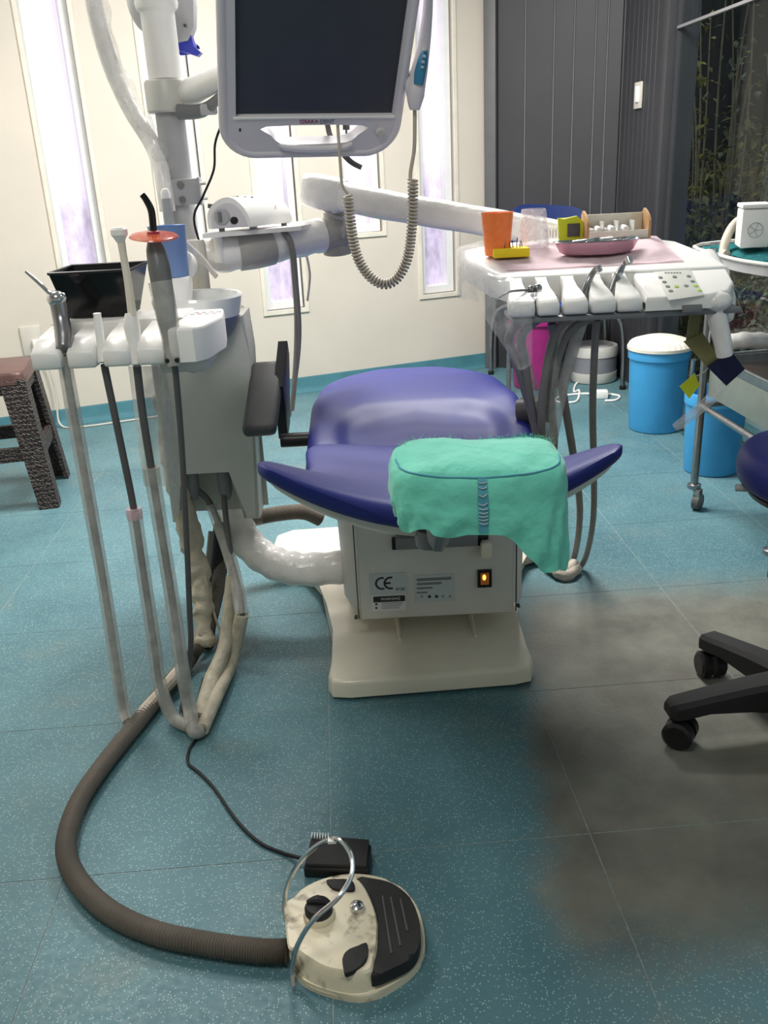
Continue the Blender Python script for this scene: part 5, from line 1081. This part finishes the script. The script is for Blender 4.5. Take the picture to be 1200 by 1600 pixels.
# ================================================================== BROWN PLASTIC STOOL
st = thing('plastic_stool', 'dark brown wicker-patterned plastic stool by the left wall', 'stool', (-1.565, 3.53, 0))
sc_ = V(-1.565, 3.53, 0); SR = Matrix.Translation(sc_) @ Matrix.Rotation(math.radians(12), 4, 'Z')
ZS = 0.545
b = B(); b.prism(rrect(-0.175, 0.175, -0.175, 0.175, 0.04, 5), ZS - 0.045, ZS, M=SR, bev=0.012, seg=3, grow=0.05); obj('seat', b, M['stoolseat'], st)
for sx_ in (-1, 1):
    for sy_ in (-1, 1):
        tl_ = V(sx_ * 0.155, sy_ * 0.155, ZS - 0.03); ft = V(sx_ * 0.205, sy_ * 0.205, 0.0); w = 0.042
        def lr(c, k): return [SR @ (c + V(sx_ * k * x, sy_ * k * y, 0)) for x, y in ((0.5, 0.5), (-1.3, 0.5), (-1.3, 0.1), (0.1, 0.1), (0.1, -1.3), (0.5, -1.3))]
        b = B(); b.loft([lr(ft, w), lr(V(sx_ * 0.204, sy_ * 0.204, 0.012), w), lr(tl_, w * 1.25)]); obj('leg', b, M['wicker'], st, ang=30)
for a in range(4):
    RR = SR @ Matrix.Rotation(math.radians(90 * a), 4, 'Z')
    b = B(); b.prism([(-0.175, 0.20), (0.175, 0.20), (0.17, 0.255), (-0.17, 0.255)], -0.012, 0.012, M=RR @ Matrix.Translation((0, -0.188, 0)) @ XZ(0)); obj('stretcher', b, M['wicker'], st)
    b = B(); b.prism([(-0.165, 0.46), (0.165, 0.46), (0.16, 0.52), (-0.16, 0.52)], -0.012, 0.012, M=RR @ Matrix.Translation((0, -0.165, 0)) @ XZ(0)); obj('apron', b, M['wicker'], st)
# ================================================================== BACKGROUND: blue chair, bin, drum, adaptor
bcx = thing('visitor_chair', 'blue plastic chair with chrome legs against the dark panels', 'chair', (1.01, 5.05, 0))
bl0 = at(805, 322, 5.16); br0 = at(921, 322, 5.10); 
def bkf(u, v):
    x = lerp(bl0.x - .02, br0.x + .02, u); y = 5.17 - 0.05 * math.sin(math.pi * u) * -1 + 0.10 * (v - .5) * 0.6; z = lerp(0.60, 0.965, v) - 0.05 * sm(.85, 1, v) * (abs(2 * u - 1) ** 6) - 0.02 * (2 * u - 1)
    return V(x, y, z)
b = B(); b.grid(bkf, 24, 14); bmesh.ops.solidify(b.bm, geom=list(b.bm.faces), thickness=0.012); obj('backrest', b, M['chairblue'], bcx, ang=60)
b = B(); b.prism(rrect(0.80, 1.24, 4.83, 5.17, 0.06, 5), 0.44, 0.462, bev=0.008); obj('seat', b, M['chairblue'], bcx)
for x0, y0, x1, y1 in ((0.84, 5.12, 0.692, 5.34), (1.2, 4.88, 1.35, 4.81), (0.84, 4.88, 0.72, 4.82), (1.2, 5.12, 1.34, 5.17)):
    b = B(); b.tube([(x0, y0, 0.45), (lerp(x0, x1, .85), lerp(y0, y1, .85), 0.36), (x1, y1, 0.01)], 0.013, 10, 6); obj('leg', b, M['steel'], bcx)
    b = B(); b.lathe([(0.018, 0), (0.018, 0.02), (0.013, 0.024)], (x1, y1, 0), 12); obj('leg_cap', b, M['black'], bcx)
for x in (0.86, 1.18):
    b = B(); b.tube([(x, 5.12, 0.45), (x, 5.19, 0.52), (x, 5.195, 0.75)], 0.011, 10); obj('back_post', b, M['steel'], bcx)
p = V(0.905, 5.0, 0); bn = thing('waste_bin', 'magenta plastic waste bin on the floor under the blue chair', 'bin', p)
b = B(); b.lathe([(0.0005, 0.004), (0.125, 0.004), (0.148, 0.36), (0.153, 0.36), (0.155, 0.372), (0.146, 0.372), (0.142, 0.36), (0.12, 0.008), (0.0005, 0.008)], p, 36); obj('shell', b, M['magenta'], bn)
b = B(); b.lathe([(0.152, 0.355), (0.158, 0.36), (0.158, 0.373), (0.150, 0.377)], p, 36); obj('rim', b, M['magenta'], bn)
p = V(1.245, 5.065, 0); dr = thing('round_drum', 'squat white round container with grey middle band', 'container', p)
b = B(); b.lathe([(0.0005, 0.003), (0.128, 0.003), (0.134, 0.012), (0.134, 0.06)], p, 36); obj('base', b, M['offwhite'], dr)
b = B(); b.lathe([(0.131, 0.06), (0.131, 0.15)], p, 36); obj('band', b, M['drumgrey'], dr)
b = B(); b.lathe([(0.134, 0.15), (0.136, 0.19), (0.130, 0.205), (0.115, 0.207), (0.11, 0.20), (0.0005, 0.203)], p, 36); obj('lid', b, M['offwhite'], dr)
b = B(); b.lathe([(0.113, 0.2005), (0.10, 0.213), (0.0005, 0.216)], p, 36); obj('lid_disc', b, M['ltgrey'], dr)
p = fl(938, 622, 0); ad = thing('power_adaptor', 'white power adaptor with looping cable on the far floor', 'adaptor', p)
b = B(); b.box(p + V(0, 0, 0.022), (0.075, 0.05, 0.044), bev=0.006, rz=-.1); obj('brick', b, M['white'], ad)
b = B(); b.tube([p + V(-0.03, 0, .02)] + [fl(x, y, .006) for x, y in ((915, 615), (890, 617), (870, 622), (872, 628), (900, 627), (905, 610), (897, 612), (900, 600), (915, 590))], 0.006, 8, 8); obj('cable', b, M['white'], ad)
b = B(); b.tube([p + V(0.03, 0, .02)] + [fl(x, y, .006) for x, y in ((955, 616), (968, 619), (962, 625), (945, 626))], 0.006, 8, 8); obj('cable', b, M['white'], ad)
p = fl(985, 640, 0) + V(0.0, 0, 0); 
# ---------------- blue buckets
def bucket(p, r, h, label, lid):
    t = thing('bucket', label, 'bucket', p, 'sky blue buckets')
    b = B(); b.lathe([(0.0005, 0.003), (r * .9, 0.003), (r * .92, 0.012), (r, h - 0.05), (r * 1.05, h - 0.048), (r * 1.06, h - 0.01), (r * 1.02, h), (r * .98, h), (r * .95, h - 0.03), (r * .88, 0.01), (0.0005, 0.01)], p, 40); obj('shell', b, M['bucket'], t)
    if lid:
        b = B(); n = 40
        def lidf(u, v):
            a = u * 2 * math.pi; k = max(0.01, 1 - v); rr = r * 1.10 * k; z = h + 0.004 + 0.05 * (1 - k * k) ** .6 + 0.004 * math.sin(30 * a) * sm(0.0, .05, v) * sm(.35, .1, v)
            return p + V(math.cos(a) * rr, math.sin(a) * rr, z)
        b.grid(lambda u, v: lidf(u, v), 120, 14, True); b.lathe([(r * 1.03, h - 0.012), (r * 1.10, h - 0.008), (r * 1.10, h + 0.006)], p, 40, cap=False); obj('lid', b, M['sill'], t)
    return t
bucket(V(1.298, 4.05, 0), 0.132, 0.385, 'sky blue bucket with cream lid beside the glass wall', True)
bucket(V(1.335, 3.42, 0), 0.115, 0.33, 'sky blue open bucket under the steel trolley', False)
q = fl(986, 648, 0); ko = thing('mains_plug', 'small white mains plug lying against the lidded bucket', 'plug', q)
b = B(); b.cyl(q + V(0, 0, 0.022), q + V(0.02, -0.03, 0.022), 0.022, 14); obj('body', b, M['white'], ko); b = B(); b.cyl(q + V(0.02, -0.03, 0.022), q + V(0.028, -0.042, 0.022), 0.012, 12); obj('pin', b, M['greypl'], ko)
# ================================================================== STEEL TROLLEY at the right edge
tr_ = thing('steel_trolley', 'steel instrument trolley on castors at the right edge', 'trolley', (1.3, 2.7, 0))
LX, LY = 1.122, 3.01
legs = [(1.122, 3.01), (1.50, 3.06), (1.15, 2.42), (1.53, 2.46)]
for x, y in legs:
    b = B(); b.cyl((x, y, 0.085), (x + 0.002, y, 0.93), 0.0135, 16); lg = obj('leg', b, M['steel'], tr_)
    b = B(); b.lathe([(0.022, 0.078), (0.024, 0.082), (0.024, 0.094), (0.015, 0.098)], (x, y, 0), 16); obj('castor_cap', b, M['steel'], lg)
    b = B(); b.box((x + 0.018, y - 0.004, 0.055), (0.008, 0.03, 0.05), bev=0.003, rz=.5); b.box((x + 0.004, y - 0.02, 0.055), (0.008, 0.03, 0.05), bev=0.003, rz=.5); b.box((x + 0.006, y - 0.006, 0.076), (0.03, 0.03, 0.008), bev=0.002); obj('castor_fork', b, M['steel'], lg)
    b = B(); b.tube([(x + 0.004, y - 0.004, 0.03), (x + 0.022, y - 0.02, 0.03)], 0.03, 20, 1, True, None, False); obj('castor_wheel', b, M['hosedk'], lg)
# lower rails, drawer body, trays
for (ax, ay), (bx_1, by_1) in ((legs[0], legs[1]), (legs[0], legs[2]), (legs[2], legs[3]), (legs[1], legs[3])):
    b = B(); b.cyl((ax, ay, 0.385), (bx_1, by_1, 0.385), 0.011, 12); obj('rail', b, M['steel'], tr_)
quad = [(1.135, 2.99), (1.50, 3.04), (1.53, 2.48), (1.165, 2.44)]
b = B(); b.prism(quad, 0.425, 0.535, bev=0.004); obj('drawer_body', b, M['cartpanel'], tr_)
b = B(); b.plate(quad, [[(lerp(x, 1.33, .09), lerp(y, 2.735, .07)) for x, y in quad]], 0.535, 0.562); obj('tray_rim', b, M['steel'], tr_)
b = B(); b.prism([(lerp(x, 1.33, .085), lerp(y, 2.735, .065)) for x, y in quad], 0.53, 0.542); obj('tray_floor', b, M['cartdark'], tr_)
b = B(); b.tube([(1.14, 2.99, .565), (1.165, 2.44, .565), (1.53, 2.48, .565), (1.50, 3.04, .565), (1.14, 2.99, .565)], 0.005, 8, smooth=False); obj('tray_lip', b, M['steel'], tr_)
tq = [V(x, y, 0) for x, y in ((1.085, 3.03), (1.53, 3.09), (1.56, 2.40), (1.12, 2.36), (1.03, 2.46), (1.02, 2.70))]
tq = [(p.x, p.y) for p in catmull(tq, 4, True)]
b = B(); b.prism(tq, 0.895, 0.918, bev=0.004); obj('top_shelf', b, M['ltgrey'], tr_)
b = B(); b.tube([V(x, y, 0.925) for x, y in tq] + [V(tq[0][0], tq[0][1], 0.925)], 0.006, 8, smooth=False, caps=False); obj('top_rail', b, M['offwhite'], tr_)
# teal cloth, white device, hose loop on the top shelf
def clf(u, v):
    x = lerp(1.055, 1.50, u); y = lerp(2.48, 2.95, v); return V(x, y, 0.922 + 0.024 * (math.sin(math.pi * min(1, max(0, u))) ** .35) * (math.sin(math.pi * v) ** .35) + 0.004 * noise.noise(V(x * 40, y * 40, 0)))
b = B(); b.grid(clf, 40, 40); bmesh.ops.solidify(b.bm, geom=list(b.bm.faces), thickness=0.002); tag(obj('teal_towel', b, M['tealcloth'], loc=(1.28, 2.7, 0.92), ang=80), 'teal terry towel folded on the trolley top shelf', 'towel')
w0 = at(1150, 398, 2.62); wx = thing('white_device', 'small white box device with fan vent on the teal towel', 'device', (w0.x + .05, 2.66, 0.948))
WMx = Matrix.Translation((w0.x + 0.008, 2.62, 0.949)) @ Matrix.Rotation(math.radians(-14), 4, 'Z')
b = B(); b.box((0.038, 0.055, 0.052), (0.076, 0.11, 0.104), M=WMx, bev=0.004); obj('case', b, M['white'], wx)
b = B(); b.box((0.038, 0.055, 0.112), (0.080, 0.114, 0.012), M=WMx, bev=0.003); obj('lid', b, M['white'], wx)
b = B()
b.tube([WMx @ V(0.038 + 0.02 * math.cos(q * math.pi / 10), -0.001, 0.048 + 0.02 * math.sin(q * math.pi / 10)) for q in range(21)], 0.0013, 6, smooth=False); obj('vent_ring', b, M['ltgrey'], wx)
for q in range(5):
    a_ = q * 2 * math.pi / 5; b = B(); b.tube([WMx @ V(0.038, -0.001, 0.048), WMx @ V(0.038 + 0.018 * math.cos(a_), -0.001, 0.048 + 0.018 * math.sin(a_))], 0.001, 5, smooth=False); obj('vent_spoke', b, M['ltgrey'], wx)
b = B(); b.tube([at(1200, 336, 2.9), at(1175, 335, 2.85), at(1150, 348, 2.8), at(1136, 370, 2.75), at(1130, 395, 2.72), V(at(1135, 405, 2.7).x, 2.7, 0.925)], 0.013, 12, 8); tag(obj('braided_hose', b, M['hosebg'], loc=at(1135, 400, 2.72)), 'beige braided hose looping over the trolley shelf end', 'hose')
# bundle on the lower tray
b = B(); b.tube([(1.15, 2.97, .60), (1.22, 2.96, .615), (1.35, 2.99, .60), (1.46, 3.02, .595)], lambda t: 0.028 + 0.002 * math.sin(t * 40), 14, 8); tag(obj('wrapped_roll', b, M['wrap'], loc=(1.3, 2.97, .56), ang=70), 'film-wrapped white roll lying on the trolley tray', 'roll')
# cards and tags hanging at the table's right end
def card(name, label, pts, Y, m, cat='card', th=0.002, wob=0.0):
    q = [at(x, y, Y + dy) for x, y, dy in pts]; b = B(); n = (q[1] - q[0]).cross(q[2] - q[0]).normalized()
    b.loft([q, [k + n * th for k in q]]); o = obj(name, b, m, loc=sum(q, Vector()) / len(q)); return tag(o, label, cat)
card('paper_sleeve', 'olive-grey paper sleeve hanging under the table end', [(1078, 490, 0), (1095, 492, 0), (1092, 525, .01), (1072, 532, .01)], 1.93, M['olive'], 'paper sleeve')
card('folded_card', 'olive folded card hanging below the paper sleeve', [(1068, 534, 0), (1098, 520, 0), (1124, 560, .005), (1108, 576, .005)], 1.935, M['olive'])
card('navy_pouch', 'dark navy printed pouch beside the wrapped handle', [(1106, 574, 0), (1142, 547, 0), (1164, 577, .005), (1135, 603, .005)], 1.925, M['navycard'], 'pouch', 0.006)
card('lime_tag', 'small lime yellow paper tag hanging by the bucket', [(1062, 604, 0), (1086, 583, 0), (1093, 602, 0), (1077, 623, 0)], 1.955, M['lime'], 'tag')
b = B(); b.tube([at(1108, 574, 1.945), at(1098, 583, 1.952), at(1086, 588, 1.957)], 0.0012, 6); tag(obj('tag_string', b, M['sticker'], loc=at(1098, 580, 1.95)), 'thin pale string joining lime tag to olive card', 'string')
b = B(); b.tube([at(1136, 598, 1.94), at(1112, 622, 1.95), at(1085, 645, 1.965), at(1055, 668, 1.98)], [0.009, 0.013, 0.012, 0.010], 12, 8); tag(obj('clear_pouch', b, M['filmlite'], loc=at(1100, 630, 1.95)), 'clear plastic sleeve hanging from the navy pouch', 'sleeve')
b = B(); b.tube([at(1084, 562, 3.55), at(1078, 610, 3.6), fl(1064, 668, .03)], 0.011, 10, 6); rdd = thing('steel_rod', 'thin steel prop leaning between bucket and trolley', 'rod', fl(1066, 670, 0)); obj('rod', b, M['steel'], rdd)
q = fl(1066, 670, 0); b = B(); b.box(q + V(0, 0, .018), (0.05, 0.05, 0.035), bev=0.008); obj('foot', b, M['plug'], rdd)
# ================================================================== OPERATOR STOOL
os_ = thing('operator_stool', 'round navy stool on black star base with castors', 'stool', (0.889, 1.66, 0))
OC = V(0.889, 1.66, 0)
for k in range(5):
    a = math.atan2(1.641 - 1.66, 0.596 - 0.889) - k * math.radians(72); d = V(math.cos(a), math.sin(a), 0); n_ = V(-d.y, d.x, 0)
    R = []
    for s, w, z0, z1 in ((0.03, .036, .070, .150), (0.12, .032, .082, .138), (0.21, .029, .084, .122), (0.262, .028, .074, .112), (0.285, .026, .072, .108), (0.296, .018, .076, .100)):
        c = OC + d * s; R.append([c + n_ * w + V(0, 0, z0), c + n_ * w * 1.0 + V(0, 0, z1 - .010), c + n_ * w * .7 + V(0, 0, z1), c - n_ * w * .7 + V(0, 0, z1), c - n_ * w + V(0, 0, z1 - .010), c - n_ * w + V(0, 0, z0)])
    b = B(); b.loft(R); ar = obj('base_arm', b, M['rubber'], os_, ang=30)
    c = OC + d * 0.275; ca_ = a + 0.9 + 0.35 * k; w_ = V(math.cos(ca_), math.sin(ca_), 0); off = c + V(-w_.y, w_.x, 0) * 0.012
    for sgn in (-1, 1):
        o0 = off + V(0, 0, .033) + w_ * (0.006 * sgn); o1 = off + V(0, 0, .033) + w_ * (0.032 * sgn); b = B(); b.tube([o0, o0.lerp(o1, .8), o1], [0.033, 0.033, 0.026], 28, 1, True, None, False); obj('castor_wheel', b, M['black'], ar)
    b = B(); b.tube([off + V(0, 0, .03) - w_ * .027, off + V(0, 0, .034) - w_ * .012, off + V(0, 0, .034) + w_ * .012, off + V(0, 0, .03) + w_ * .027], [0.022, 0.031, 0.031, 0.022], 20, 1, True, None, False) if False else b.cyl(c + V(0, 0, .05), c + V(0, 0, .085), 0.013); obj('castor_stem', b, M['black'], ar)
b = B(); b.lathe([(0.045, 0.062), (0.045, 0.14), (0.03, 0.15), (0.025, 0.155), (0.025, 0.30), (0.017, 0.30), (0.017, 0.53)], OC, 20); obj('gas_lift', b, M['black'], os_)
SC = OC + V(0.045, 0.02, 0)
b = B(); b.lathe([(0.03, 0.535), (0.15, 0.54), (0.185, 0.552), (0.192, 0.565)], SC, 40); obj('seat_pan', b, M['black'], os_)
b = B(); b.lathe([(q.x, q.y) for q in catmull([V(0.16, 0.556, 0), V(0.198, 0.572, 0), (0.210, 0.60, 0), (0.206, 0.628, 0), (0.185, 0.648, 0), (0.12, 0.656, 0), (0.0005, 0.652, 0)], 4)], SC, 64); obj('seat', b, M['navy'], os_, ang=75)
q = at(1150, 752, 1.66); b = B(); b.cyl(SC + V(-0.15, 0.03, 0.563), SC + V(-0.206, 0.042, 0.563), 0.008, 10); obj('adjust_knob', b, M['ltgrey'], os_)
